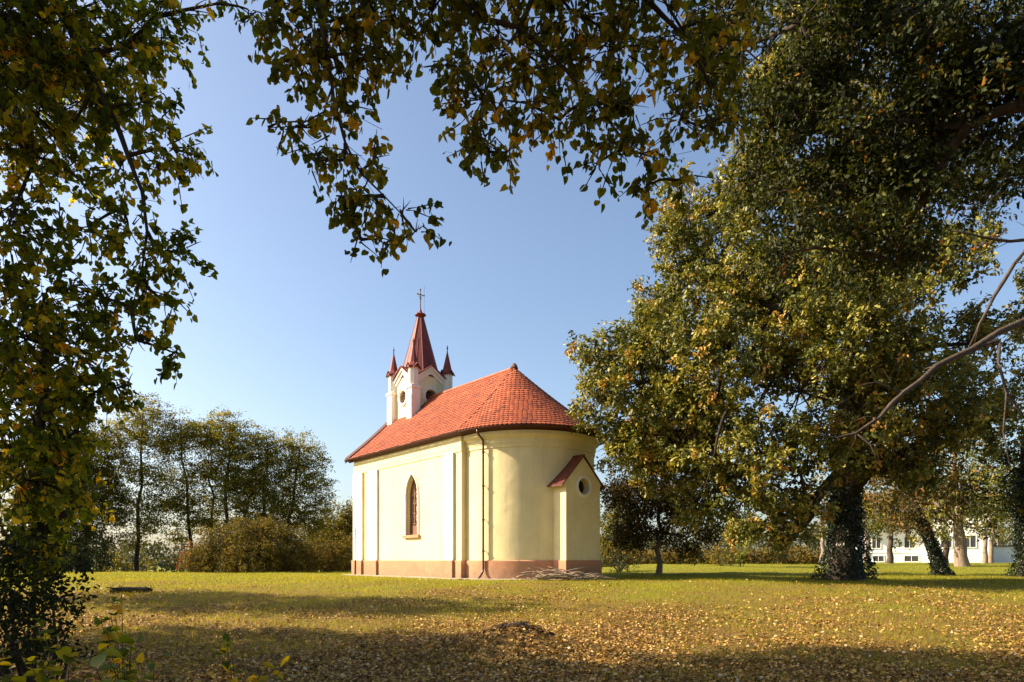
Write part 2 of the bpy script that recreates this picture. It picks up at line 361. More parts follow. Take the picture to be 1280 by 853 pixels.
def build_chapel():
    h = NW / 2
    near = lambda u, v, d: (u, -h + d, v)                   # the sunlit long side
    WX, WZ0, WZ1 = -3.80, 1.85, 4.52
    hole = lancet(WX, WZ0, WZ1, .50)
    w = MB()
    # near side wall with window opening
    wall_hole(w, [(-NL, PL - .05), (0, PL - .05), (0, WH), (-NL, WH)], hole, near, .38)
    far = lambda u, v, d: (u, h - d, v)
    wall_hole(w, [(-NL, PL - .05), (0, PL - .05), (0, WH), (-NL, WH)], hole, far, .38)
    # east return, apse and west gable
    P = plan(0); pts = P[1:-1]; n = len(pts)
    w.add([(x, y, PL - .05) for x, y in pts] + [(x, y, WH) for x, y in pts], [(i, i + 1, i + 1 + n, i + n) for i in range(n - 1)])
    w.add([(-NL, -h, PL - .05), (-NL, h, PL - .05), (-NL, h, WH), (-NL, 0, RY - .15), (-NL, -h, WH)], [(0, 1, 2, 3, 4)])
    w.build('wall', M['yellow'], chapel)
    # plinth
    pm = MB(); ring_stack(pm, [(.07, -.4), (.07, PL - .03), (.0, PL)]); pm.build('plinth', M['pink'], chapel)
    ap = MB(); ap_l = [(.5, -.35), (.5, .035), (.05, .05)]; ring_stack(ap, ap_l); ap.build('apron', M['apron'], chapel)
    # cornice
    c = MB(); ring_stack(c, [(.0, 5.02), (.035, 5.05), (.035, 5.15), (.07, 5.24), (.07, 5.34), (.11, 5.42), (.20, 5.50), (.20, 5.64), (0, 5.70)], .05)
    c.build('cornice', M['yellow'], chapel)
    # pilasters on the near and far side (white), with their plinth feet
    for sgn in (-1, 1):
        for x0, x1 in ((-NL, -NL + .95), (-NL + 1.7, -NL + 2.5), (-1.15, -.47)):
            pb = MB(); y0, y1 = sorted((sgn * (h - .05), sgn * (h + .11))); pb.box(x0 if x0 > -NL else x0 - .02, x1, y0, y1, PL - .01, 5.06)
            pl = pb.build('pilaster', M['white'], chapel)
            pf = MB(); y0, y1 = sorted((sgn * (h - .02), sgn * (h + .175))); pf.box(x0 - .05, x1 + .05, y0, y1, -.3, PL - .004); pf.build('pilaster_foot', M['pink'], pl)
    # windows
    for fr_, sgn in ((near, -1), (far, 1)):
        f = MB(); g = lambda e: lancet(WX, WZ0 - e * .25, WZ1 + e * 1.35, .50 + e)
        band(f, g(.0), g(.10), fr_, .05, -.04); band(f, g(.03), g(.07), fr_, -.03, -.06)
        wn = f.build('window', M['white'], chapel)
        s_ = MB(); y0, y1 = sorted((sgn * (h - .3), sgn * (h + .12))); s_.box(WX - .66, WX + .66, y0, y1, WZ0 - .12, WZ0 + .0); s_.build('sill', M['pink'], wn)
        wf = MB(); band(wf, lancet(WX, WZ0 + .08, WZ1 - .14, .42), lancet(WX, WZ0, WZ1, .502), fr_, .26, .18)
        zt = lambda u: WZ1 - .14 - (abs(u - WX) / .42) ** 1.6 * .75
        for u in (WX - .14, WX + .14):
            y0, y1 = sorted((sgn * (h - .25), sgn * (h - .19))); wf.box(u - .022, u + .022, y0, y1, WZ0 + .05, zt(u) - .03)
        y0, y1 = sorted((sgn * (h - .255), sgn * (h - .195)))
        for k in range(1, 5):
            z = WZ0 + .08 + k * .44; wf.box(WX - .41, WX + .41, y0, y1, z - .018, z + .018)
        wf.box(WX - .41, WX + .41, y0, y1, WZ0 + .08, WZ0 + .42)
        wf.build('frame', M['wood'], wn)
        pn = MB(); lp = lancet(WX, WZ0, WZ1, .50); pn.add([fr_(u, v, .235) for u, v in lp], [tuple(range(len(lp)))]); pn.build('pane', M['leaded'], wn)
    # interior dark floor-to-ceiling block is not needed: windows are glazed

    # ---------------- main roof: real overlapping plain tiles on a deck
    EV = .30                                  # eaves overhang
    ze = 5.80; hx = -.44                      # eaves height, x of the hip apex
    WX0 = -NL - .42                           # verge
    rng = np.random.default_rng(3)
    flare = lambda s: -.10 * np.sin(np.pi * np.clip(s, 0, 1)) * 1.0   # bell-cast: slightly hollow slope
    def slope_pt(a, b, s):                    # a = eaves point, b = top point, s 0..1 from the eaves up
        q = a + (b - a) * s; q = q.copy(); q[2] += flare(s); return q
    # eaves curve of the rounded end, as seen from above
    re = AR + .47
    corner_n = np.array([.18, -(h + EV), ze])
    curve = [corner_n, np.array([.30, -re - .02, ze])]
    K = 60
    for i in range(1, K):
        a = -math.pi / 2 + math.pi * i / K
        curve.append(np.array([AC + re * math.cos(a), re * math.sin(a), ze]))
    curve += [np.array([.30, re + .02, ze]), np.array([.18, (h + EV), ze])]
    apex = np.array([hx, 0, RY])
    deck = MB()
    S_ = 10
    for sgn in (-1, 1):
        A0 = np.array([WX0, sgn * (h + EV), ze]); B0 = np.array([.18, sgn * (h + EV), ze]); A1 = np.array([WX0, 0, RY]); B1 = apex
        v = []
        for k in range(S_ + 1): v += [slope_pt(A0, A1, k / S_), slope_pt(B0, B1, k / S_)]
        deck.add(v, [(2 * k, 2 * k + 1, 2 * k + 3, 2 * k + 2) for k in range(S_)])
    v = []; nC = len(curve)
    for k in range(S_ + 1): v += [slope_pt(c_, apex, k / S_) for c_ in curve]
    deck.add(v, [(k * nC + i, k * nC + i + 1, (k + 1) * nC + i + 1, (k + 1) * nC + i) for k in range(S_) for i in range(nC - 1)])
    # soffit under the eaves
    eav = [np.array([WX0, -(h + EV), ze])] + curve + [np.array([WX0, (h + EV), ze])]
    ins = [np.array([WX0, -(h + .1), ze - .14])] + [np.array([c_[0] - .2 if abs(c_[1]) > re - .3 else AC + (AR + .1) * (c_[0] - AC) / re, c_[1] * .925, ze - .14]) for c_ in curve] + [np.array([WX0, (h + .1), ze - .14])]
    nE = len(eav); deck.add(list(eav) + list(ins), [(i + 1, i, i + nE, i + 1 + nE) for i in range(nE - 1)])
    roof = deck.build('roof', M['tindark'], chapel)
    tiles = MB()
    V = []; Fc = []; Rn = []; cnt = [0]
    def tile(a0, a1, b0, b1, nrm, r):
        """a0,a1 lower-left/right (exposed edge), b0,b1 upper; lower edge lifted"""
        up = nrm * .045; lo = nrm * .008
        q = [a0 * .8 + b0 * .2, a1 * .8 + b1 * .2]
        mid = (a0 + a1) / 2 ; low = mid + (mid - (b0 + b1) / 2) * .10
        ql = a0 * .8 + a1 * .2; qr = a0 * .2 + a1 * .8
        P_ = [q[0] + up * .9, ql + up, low + up, qr + up, q[1] + up * .9, b1 + lo, b0 + lo,
              q[0] - nrm * .004, ql, low, qr, q[1] - nrm * .004]
        n0 = cnt[0]; V.extend(P_); Rn.extend([r] * 12)
        Fc.extend([(n0 + 6, n0, n0 + 1, n0 + 2, n0 + 3, n0 + 4, n0 + 5), (n0 + 7, n0 + 8, n0 + 1, n0), (n0 + 8, n0 + 9, n0 + 2, n0 + 1), (n0 + 9, n0 + 10, n0 + 3, n0 + 2), (n0 + 10, n0 + 11, n0 + 4, n0 + 3)])
        cnt[0] += 12
    NR = 26; TW = .18
    for sgn in (-1, 1):
        nr = np.array([0, sgn * (RY - ze), h + EV]); nr = nr / np.linalg.norm(nr)
        for k in range(NR):
            s0, s1 = k / NR, min(1, (k + 1.35) / NR)
            xe = .18 + (hx - .18) * s0; L0 = xe - WX0 - .04; nt_ = int(L0 / TW); wv = L0 / nt_
            for i in range(-(k % 2), nt_):
                xa = WX0 + .04 + (i + (k % 2) * .5) * wv; xb = min(xa + wv * .97, xe); xa = max(xa, WX0 + .04)
                if xb - xa < .05: continue
                f = lambda x, s: slope_pt(np.array([x, sgn * (h + EV), ze]), np.array([x, 0, RY]), s)
                jit = rng.normal(0, .0045)
                a0, a1, b0, b1 = f(xa, s0 + jit), f(xb, s0 + jit), f(xa, s1), f(xb, s1)
                if sgn > 0: a0, a1, b0, b1 = a1, a0, b1, b0
                tile(a0, a1, b0, b1, nr, np.clip(rng.normal(.52, .14), 0, 1))
    # rounded end: courses along the curve
    cl = np.array(curve); seg = np.linalg.norm(np.diff(cl, axis=0), axis=1); cum = np.concatenate([[0], np.cumsum(seg)]); tot = cum[-1]
    def cpt(u): return np.array([np.interp(u * tot, cum, cl[:, j]) for j in range(3)])
    for k in range(NR + 1):
        s0, s1 = k / (NR + 1), min(1, (k + 1.35) / (NR + 1)); wlen = tot * (1 - s0); nt_ = max(3, int(wlen / TW))
        for i in range(nt_):
            u0 = (i + (k % 2) * .5) / nt_; u1 = min(1, u0 + .97 / nt_)
            if u0 >= 1: continue
            a0, a1 = cpt(u0), cpt(u1)
            A0, A1, B0, B1 = slope_pt(a0, apex, s0), slope_pt(a1, apex, s0), slope_pt(a0, apex, s1), slope_pt(a1, apex, s1)
            nn_ = np.cross(A1 - A0, (B0 + B1 - A0 - A1)); ln = np.linalg.norm(nn_)
            if ln < 1e-9: continue
            nn_ = nn_ / ln
            if nn_[2] < 0: nn_ = -nn_
            tile(A0, A1, B0, B1, nn_, np.clip(rng.normal(.46, .16), 0, 1))
    tiles.add(V, Fc); tiles.rnd = [np.array(Rn)]
    tiles.build('roof_tiles', M['tile'], roof, rnd=True)
    # ridge tiles and hips
    rd = MB()
    for i in range(int((hx - WX0) / .34)):
        x = WX0 + i * .34; rd.tube([(x, 0, RY - .03), (x + .37, 0, RY - .015)], [.10, .085], 8, rnd=rng.uniform(.3, .8))
    rd.build('ridge_tiles', M['tile'], roof, rnd=True)
    kn = MB(); kn.tube([(hx - .16, 0, RY), (hx, 0, RY + .07), (hx + .16, 0, RY - .08)], [.1, .13, .06], 10); kn.build('ridge_cap', M['tindark'], roof, True)
    # verge flashing (dark tin strip along the west gable edge)
    vg = MB()
    for sgn in (-1, 1):
        pa = [slope_pt(np.array([WX0, sgn * (h + EV + .03), ze - .02]), np.array([WX0, 0, RY]), k / 8) for k in range(9)]
        v = []
        for q in pa: v += [q + [-.03, 0, .12], q + [.46, 0, .11], q + [.46, 0, .05], q + [0, 0, .03], q + [0, 0, -.16], q + [-.03, 0, -.16]]
        f = [(6 * k + j, 6 * k + (j + 1) % 6, 6 * (k + 1) + (j + 1) % 6, 6 * (k + 1) + j) for k in range(8) for j in range(6)]
        f += [tuple(range(6)), tuple(range(48, 54))]; vg.add(v, f)
    vg.build('verge_flashing', M['tindark'], roof)
    # gutters
    gt = MB()
    def gutter(path, r=.058):
        n = len(path); v = []
        for i, q in enumerate(path):
            t_ = path[min(i + 1, n - 1)] - path[max(i - 1, 0)]; t_ = t_ / np.linalg.norm(t_); nx = np.array([t_[1], -t_[0], 0])
            for k in range(7):
                a = math.pi * k / 6; v.append(q + nx * r * math.cos(a) - np.array([0, 0, r * math.sin(a)]))
            v.append(q + nx * -(r - .008)); v.append(q + nx * 0 - np.array([0, 0, r * .85])); v.append(q + nx * (r - .008))
        f = [(10 * i + j, 10 * i + (j + 1) % 10, 10 * (i + 1) + (j + 1) % 10, 10 * (i + 1) + j) for i in range(n - 1) for j in range(10)]
        f += [tuple(range(10)), tuple(range(10 * (n - 1), 10 * n))]
        gt.add(v, f)
    z_ = ze - .02
    gutter([np.array([WX0, -(h + EV + .05), z_]), np.array([.2, -(h + EV + .05), z_])])
    gutter([np.array([WX0, (h + EV + .05), z_]), np.array([.2, (h + EV + .05), z_])][::-1])
    gutter([np.array([AC + (re + .05) * math.cos(a), (re + .05) * math.sin(a), z_ - .01]) for a in np.linspace(-math.pi / 2 - .06, math.pi / 2 + .06, 50)])
    gt.build('gutter', M['tindark'], roof)
    # downpipe on the apse next to the nave corner
    a = R(-74); ca, sa = math.cos(a), math.sin(a)
    rr = lambda d, z: (AC + (AR + d) * ca, (AR + d) * sa, z)
    dp = MB(); dp.tube([rr(.50, 5.72), rr(.48, 5.58), rr(.14, 5.35), rr(.13, 5.1), rr(.13, .45), rr(.16, .3), rr(.33, .12), rr(.42, .08)], .042, 10)
    dpo = dp.build('downpipe', M['pipe'], chapel, True)
    for z in (4.9, 3.6, 2.3, 1.1):
        cl_ = MB(); cl_.tube([rr(-.02, z), rr(.08, z)], .014, 6); cl_.tube([rr(.13, z - .025), rr(.13, z + .025)], .062, 10); cl_.build('pipe_clamp', M['pipe'], dpo)
    # lightning conductor down the west corner
    lc = MB(); lx = -NL + .42
    lc.tube([(lx, -h - .14, 5.1), (lx, -h - .14, 2.0)], .008, 5); lc.tube([(lx, -h - .20, 2.35), (lx, -h - .21, .05)], .028, 8)
    lc.build('lightning_conductor', M['tindark'], chapel)

    # ---------------- annex behind the altar
    ax1 = AC + 3.38; hw = .90; ez, gz_ = 3.74, 4.66
    an = MB(); fr_ = lambda u, v, d: (ax1 - d, u, v)
    wall_hole(an, [(-hw, PL - .03), (hw, PL - .03), (hw, ez), (0, gz_), (-hw, ez)], circle(0, 3.55, .31), fr_, .35)
    x0 = AC + 2.2
    an.add([(x0, -hw, PL - .03), (ax1, -hw, PL - .03), (ax1, -hw, ez), (x0, -hw, ez)], [(0, 1, 2, 3)])
    an.add([(x0, hw, PL - .03), (ax1, hw, PL - .03), (ax1, hw, ez), (x0, hw, ez)], [(3, 2, 1, 0)])
    ano = an.build('annex', M['yellow'], chapel)
    pl = MB(); pl.box(x0, ax1 + .05, -hw - .05, hw + .05, -.4, PL); pl.build('plinth', M['pink'], ano)
    rf = MB(); xe0, xe1 = AC + 1.9, ax1 + .05
    for sgn in (-1, 1):
        q = lambda x, y, dz: (x, y, dz)
        ov = .24; zl = ez - ov * (gz_ - ez) / hw
        top = [(xe0, sgn * (hw + ov), zl + .07), (xe1, sgn * (hw + ov), zl + .07), (xe1, 0, gz_ + .09), (xe0, 0, gz_ + .09)]
        bot = [(x, y, z - .055) for x, y, z in top]
        rf.add(top + bot, [(0, 1, 2, 3), (7, 6, 5, 4), (0, 4, 5, 1), (1, 5, 6, 2), (3, 7, 4, 0)])
    rf.tube([(xe0, 0, gz_ + .09), (xe1 + .02, 0, gz_ + .09)], .03, 8)
    rf.build('annex_roof', M['tinroof'], ano)
    for sgn in (-1, 1): cap = MB(); y0, y1 = sorted((sgn * (hw - .02), sgn * (hw + .07))); cap.box(x0, ax1 - .02, y0, y1, ez - .14, ez - .03); cap.build('annex_cornice', M['white'], ano)
    wi = MB(); band(wi, circle(0, 3.55, .31), circle(0, 3.55, .42), fr_, .02, -.04); band(wi, circle(0, 3.55, .315), circle(0, 3.55, .355), fr_, .02, -.065); wio = wi.build('round_window', M['white'], ano)
    dk = MB(); lp = circle(0, 3.55, .31); dk.add([fr_(u, v, .3) for u, v in lp], [tuple(range(len(lp)))]); dk.build('dark_backing', M['dark'], wio)  # flat disc closing the hole, its black paints the shade inside

    # ---------------- bell tower
    tx, tb = -8.18, 1.0; z0 = 5.6; fz, fa = 9.80, 10.5       # gable foot and gable apex of each face
    tw = MB(); b1 = tb
    faces = {'near': lambda u, v, d: (tx + u, -b1 + d, v), 'east': lambda u, v, d: (tx + b1 - d, u, v), 'far': lambda u, v, d: (tx - u, b1 - d, v), 'west': lambda u, v, d: (tx - b1 + d, -u, v)}
    out = [(-b1, z0), (b1, z0), (b1, fz), (0, fa), (-b1, fz)]
    for nme, fn in faces.items(): wall_hole(tw, out, circle(0, 9.02, .33), fn, .3)
    two = tw.build('tower', M['pale'], chapel)
    for nme, fn in faces.items():
        wr = MB(); band(wr, circle(0, 9.02, .33), circle(0, 9.02, .48), fn, .02, -.05); band(wr, circle(0, 9.02, .40), circle(0, 9.02, .44), fn, .02, -.08)
        o = wr.build('round_window', M['white'], two)
        lv = MB()
        for k in range(5):
            z = 8.78 + k * .12; hwid = math.sqrt(max(.01, .32 ** 2 - (z - 9.02) ** 2))
            lv.add([fn(-hwid, z, .06), fn(hwid, z, .06), fn(hwid, z + .09, .2), fn(-hwid, z + .09, .2), fn(-hwid, z - .015, .06), fn(hwid, z - .015, .06), fn(hwid, z + .075, .2), fn(-hwid, z + .075, .2)],
                   [(0, 1, 2, 3), (7, 6, 5, 4), (0, 4, 5, 1)])
        lv.build('louvres', M['wood'], o)
        bd = MB(); lp = circle(0, 9.02, .33); bd.add([fn(u, v, .28) for u, v in lp], [tuple(range(len(lp)))]); bd.build('dark_backing', M['dark'], o)  # black disc behind the louvres paints the shade of the belfry
        # raking white moulding under the gable + thin tin coping
        mo = MB()
        for sgn in (-1, 1):
            u0, u1 = sgn * b1, 0
            def strip(lo, hi, d0, d1):
                v = [fn(u0, fz + lo, d1), fn(u1, fa + lo, d1), fn(u1, fa + hi, d1), fn(u0, fz + hi, d1), fn(u0, fz + lo, d0), fn(u1, fa + lo, d0), fn(u1, fa + hi, d0), fn(u0, fz + hi, d0)]
                mo.add(v, [(0, 1, 2, 3), (0, 4, 5, 1), (3, 2, 6, 7), (0, 3, 7, 4)])
            strip(-.34, -.02, .02, -.06); strip(-.12, .03, .02, -.13)
        mo.build('gable_moulding', M['white'], two)
        cp = MB()
        for sgn in (-1, 1):
            u0, u1 = sgn * b1, 0
            v = [fn(u0, fz + .04, -.20), fn(u1, fa + .04, -.20), fn(u1, fa + .04, b1), fn(u0, fz + .04, .35), fn(u0, fz + .085, -.20), fn(u1, fa + .085, -.20), fn(u1, fa + .085, b1), fn(u0, fz + .085, .35)]
            cp.add(v, [(0, 1, 2, 3), (7, 6, 5, 4), (0, 4, 5, 1), (1, 5, 6, 2), (2, 6, 7, 3), (3, 7, 4, 0)])
        cp.build('gable_roof', M['tin'], two)
    def octo(cx, cy, r, ph=R(22.5)): return [(cx + r * math.cos(ph + k * math.pi / 4), cy + r * math.sin(ph + k * math.pi / 4)) for k in range(8)]
    for sx in (-1, 1):
        for sy in (-1, 1):
            cx, cy = tx + sx * tb, sy * tb; q = .245
            tu = MB(); tu.box(cx - q, cx + q, cy - q, cy + q, z0, 9.26)
            for s2 in (-1, 1):     # slim projecting strips on the shaft
                tu.box(cx + s2 * .16 - .06, cx + s2 * .16 + .06, cy + sy * (q - .02) - .04, cy + sy * (q - .02) + .06 * sy + .04, z0, 8.95)
            tu.box(cx - q - .05, cx + q + .05, cy - q - .05, cy + q + .05, 9.26, 9.36)
            tu.box(cx - q - .02, cx + q + .02, cy - q - .02, cy + q + .02, 9.36, 9.41)
            tu.prism(octo(cx, cy, .272), 9.41, 10.30); to = tu.build('turret', M['white'], two)
            ro = MB(); ro.prism(octo(cx, cy, .37), 10.28, 10.34); ro.prism(octo(cx, cy, .365), 10.34, 10.56, .62, c=(cx, cy)); ro.prism(octo(cx, cy, .226), 10.56, 11.50, .06, c=(cx, cy)); ro.build('pinnacle', M['tin'], two)
            # the little gablets at the foot of the pinnacle
            ga = MB()
            for dx, dy in ((1, 0), (-1, 0), (0, 1), (0, -1)):
                px_, py_ = -dy, dx
                for s2 in (-1, 1):
                    f0 = (cx + dx * .36 + px_ * .20 * s2, cy + dy * .36 + py_ * .20 * s2, 10.20); f1 = (cx + dx * .38, cy + dy * .38, 10.44); f2 = (cx + dx * .05, cy + dy * .05, 10.52); f3 = (cx + dx * .05 + px_ * .2 * s2, cy + dy * .05 + py_ * .2 * s2, 10.28)
                    up_ = (0, 0, .03); ga.add([f0, f1, f2, f3] + [(a_[0], a_[1], a_[2] + .035) for a_ in (f0, f1, f2, f3)], [(0, 1, 2, 3), (7, 6, 5, 4), (0, 4, 5, 1), (1, 5, 6, 2), (2, 6, 7, 3), (3, 7, 4, 0)])
            ga.build('gablet', M['tin'], two)
            fi = MB(); fi.tube([(cx, cy, 11.42), (cx, cy, 11.58), (cx, cy, 11.62), (cx, cy, 11.66), (cx, cy, 11.70), (cx, cy, 11.80)], [.03, .02, .045, .045, .018, .008], 8)
            fi.tube([(cx - .05, cy, 11.73), (cx + .05, cy, 11.73)], .01, 5); fi.build('finial', M['iron'], two, True)
    sp_ = MB()
    lev = [(1.12, 10.02), (1.0, 10.28), (.86, 10.75), (.50, 12.05), (.17, 13.28)]
    rows = [octo(tx, 0, r_) for r_, z in lev]
    v = [(x, y, lev[k][1]) for k, row in enumerate(rows) for x, y in row]
    sp_.add(v, [(k * 8 + i, k * 8 + (i + 1) % 8, (k + 1) * 8 + (i + 1) % 8, (k + 1) * 8 + i) for k in range(4) for i in range(8)])
    for i in range(8):      # standing seams on the arrises
        sp_.tube([(rows[k][i][0], rows[k][i][1], lev[k][1]) for k in range(5)], [.022, .022, .02, .017, .014], 6)
        for fr2 in (.5,):   # one seam in the middle of each facet
            sp_.tube([((rows[k][i][0] + rows[k][(i + 1) % 8][0]) / 2, (rows[k][i][1] + rows[k][(i + 1) % 8][1]) / 2, lev[k][1] + .004) for k in range(4)], .011, 5)
    spo = sp_.build('spire', M['tin'], two)
    kb = MB(); kb.prism(octo(tx, 0, .15), 13.26, 13.38, 1.9, c=(tx, 0)); kb.prism(octo(tx, 0, .30), 13.38, 13.43); kb.prism(octo(tx, 0, .28), 13.43, 13.52, .45, c=(tx, 0)); kb.prism(octo(tx, 0, .11), 13.52, 13.72, .35, c=(tx, 0)); kb.build('spire_cap', M['tin'], two)
    cr = MB(); cr.tube([(tx, 0, 13.6), (tx, 0, 14.72)], [.034, .022], 8)
    cr.tube([(tx, -.21, 14.46), (tx, .21, 14.46)], .024, 6); 
    for s2 in (-1, 1):
        cr.tube([(tx, s2 * .19, 14.46), (tx, s2 * .235, 14.46)], .045, 8); cr.tube([(tx, 0, 14.28), (tx, s2 * .1, 14.4)], .012, 5)
    cr.tube([(tx, 0, 14.69), (tx, 0, 14.75)], .045, 8); cr.tube([(tx, 0, 14.22), (tx, 0, 14.28)], .05, 8)
    cr.tube([(tx + .12, .16, 13.5), (tx + .12, .16, 14.95)], .006, 4)
    cr.build('cross', M['iron'], two)
build_chapel()

# ------------------------------------------------------------------ vegetation builders
def twig_tris(P0, P1, r0, r1):
    """many straight tapered three-sided twigs"""
    d = unit(P1 - P0); ref = np.where(np.abs(d[:, 2:3]) < .9, np.array([[0, 0, 1.]]), np.array([[1., 0, 0]]))
    a = unit(np.cross(d, ref)); b = np.cross(d, a); N = len(P0); V = []
    for P, r in ((P0, r0), (P1, r1)):
        for k in range(3):
            th = 2 * math.pi * k / 3; V.append(P + (a * math.cos(th) + b * math.sin(th)) * r)
    V = np.stack(V, 1).reshape(-1, 3)
    q = np.array([t_ for k in range(3) for t_ in ((k, (k + 1) % 3, (k + 1) % 3 + 3), (k, (k + 1) % 3 + 3, k + 3))]).ravel()
    return V, (q[None] + (np.arange(N) * 6)[:, None]).ravel()

def bez(p0, p1, p2, n=8):
    return [tuple((1 - t) ** 2 * np.array(p0) + 2 * t * (1 - t) * np.array(p1) + t * t * np.array(p2)) for t in np.linspace(0, 1, n)]

def blobs_px(lst, scale_y=1.0):
    """(px, py, Y, rpx[, ratio]) -> centre, radii in metres"""
    out = []
    for b in lst:
        px, py, Y, rp = b[:4]; k = b[4] if len(b) > 4 else 1.0
        r = rp / F * Y; out.append((at(px, py, Y), np.array([r, r, r * k])))
    return out

def foliage(rng, blobs, cl_m2, per, size, tw, hang=.25, flat=0.0, tone=(.45, .2), inner=.45, cohere=.75, jit=.26):
    """clusters of leaves on short twigs spread through the outer shell of every blob"""
    P = []; A = []; Nn = []; Rr = []; S0 = []; S1 = []; T1 = []
    for c, r in blobs:
        area = 4 * math.pi * (r[0] * r[1] * r[2]) ** (2 / 3)
        n = max(4, int(area * cl_m2)); d = unit(rng.normal(size=(n, 3)))
        rad = inner + (1.06 - inner) * rng.random(n) ** .55
        lump = 1 + .22 * np.sin(d[:, 0] * 5 + c[0] * 3) * np.sin(d[:, 1] * 4 + c[1]) * 1.0 + .14 * np.sin(d[:, 2] * 9 + c[2] * 5)
        p = c + d * r * (rad * lump)[:, None]
        S0.append(np.broadcast_to(c, p.shape) * .55 + p * .45); S1.append(p)
        td = unit(d * [1, 1, 1 - flat] + rng.normal(size=(n, 3)) * .7 * np.array([1, 1, 1 - flat]) + np.array([0, 0, -hang]))
        T1.append(p + td * tw); tn = rng.normal(tone[0], tone[1], n)
        m_ = rng.poisson(per, n) + 1; idx = np.repeat(np.arange(n), m_); N = len(idx)
        u = rng.random(N)
        pos = p[idx] + td[idx] * (u * tw)[:, None] + rng.normal(size=(N, 3)) * tw * jit * np.array([1, 1, 1 - .6 * flat])
        ax = unit(td[idx] + rng.normal(size=(N, 3)) * .9 + np.array([0, 0, -hang * 2]))
        nr = unit(rng.normal(size=(N, 3)) * cohere + d[idx] * .7 + np.array([0, 0, .6 + flat]))
        P.append(pos); A.append(ax); Nn.append(nr); Rr.append(np.clip(tn[idx] + rng.normal(0, .13, N), 0, 1))
    P = np.concatenate(P); sz = size * rng.uniform(.6, 1.25, len(P))
    return P, sz, np.concatenate(A), np.concatenate(Nn), np.concatenate(Rr), np.concatenate(S0), np.concatenate(S1), np.concatenate(T1)

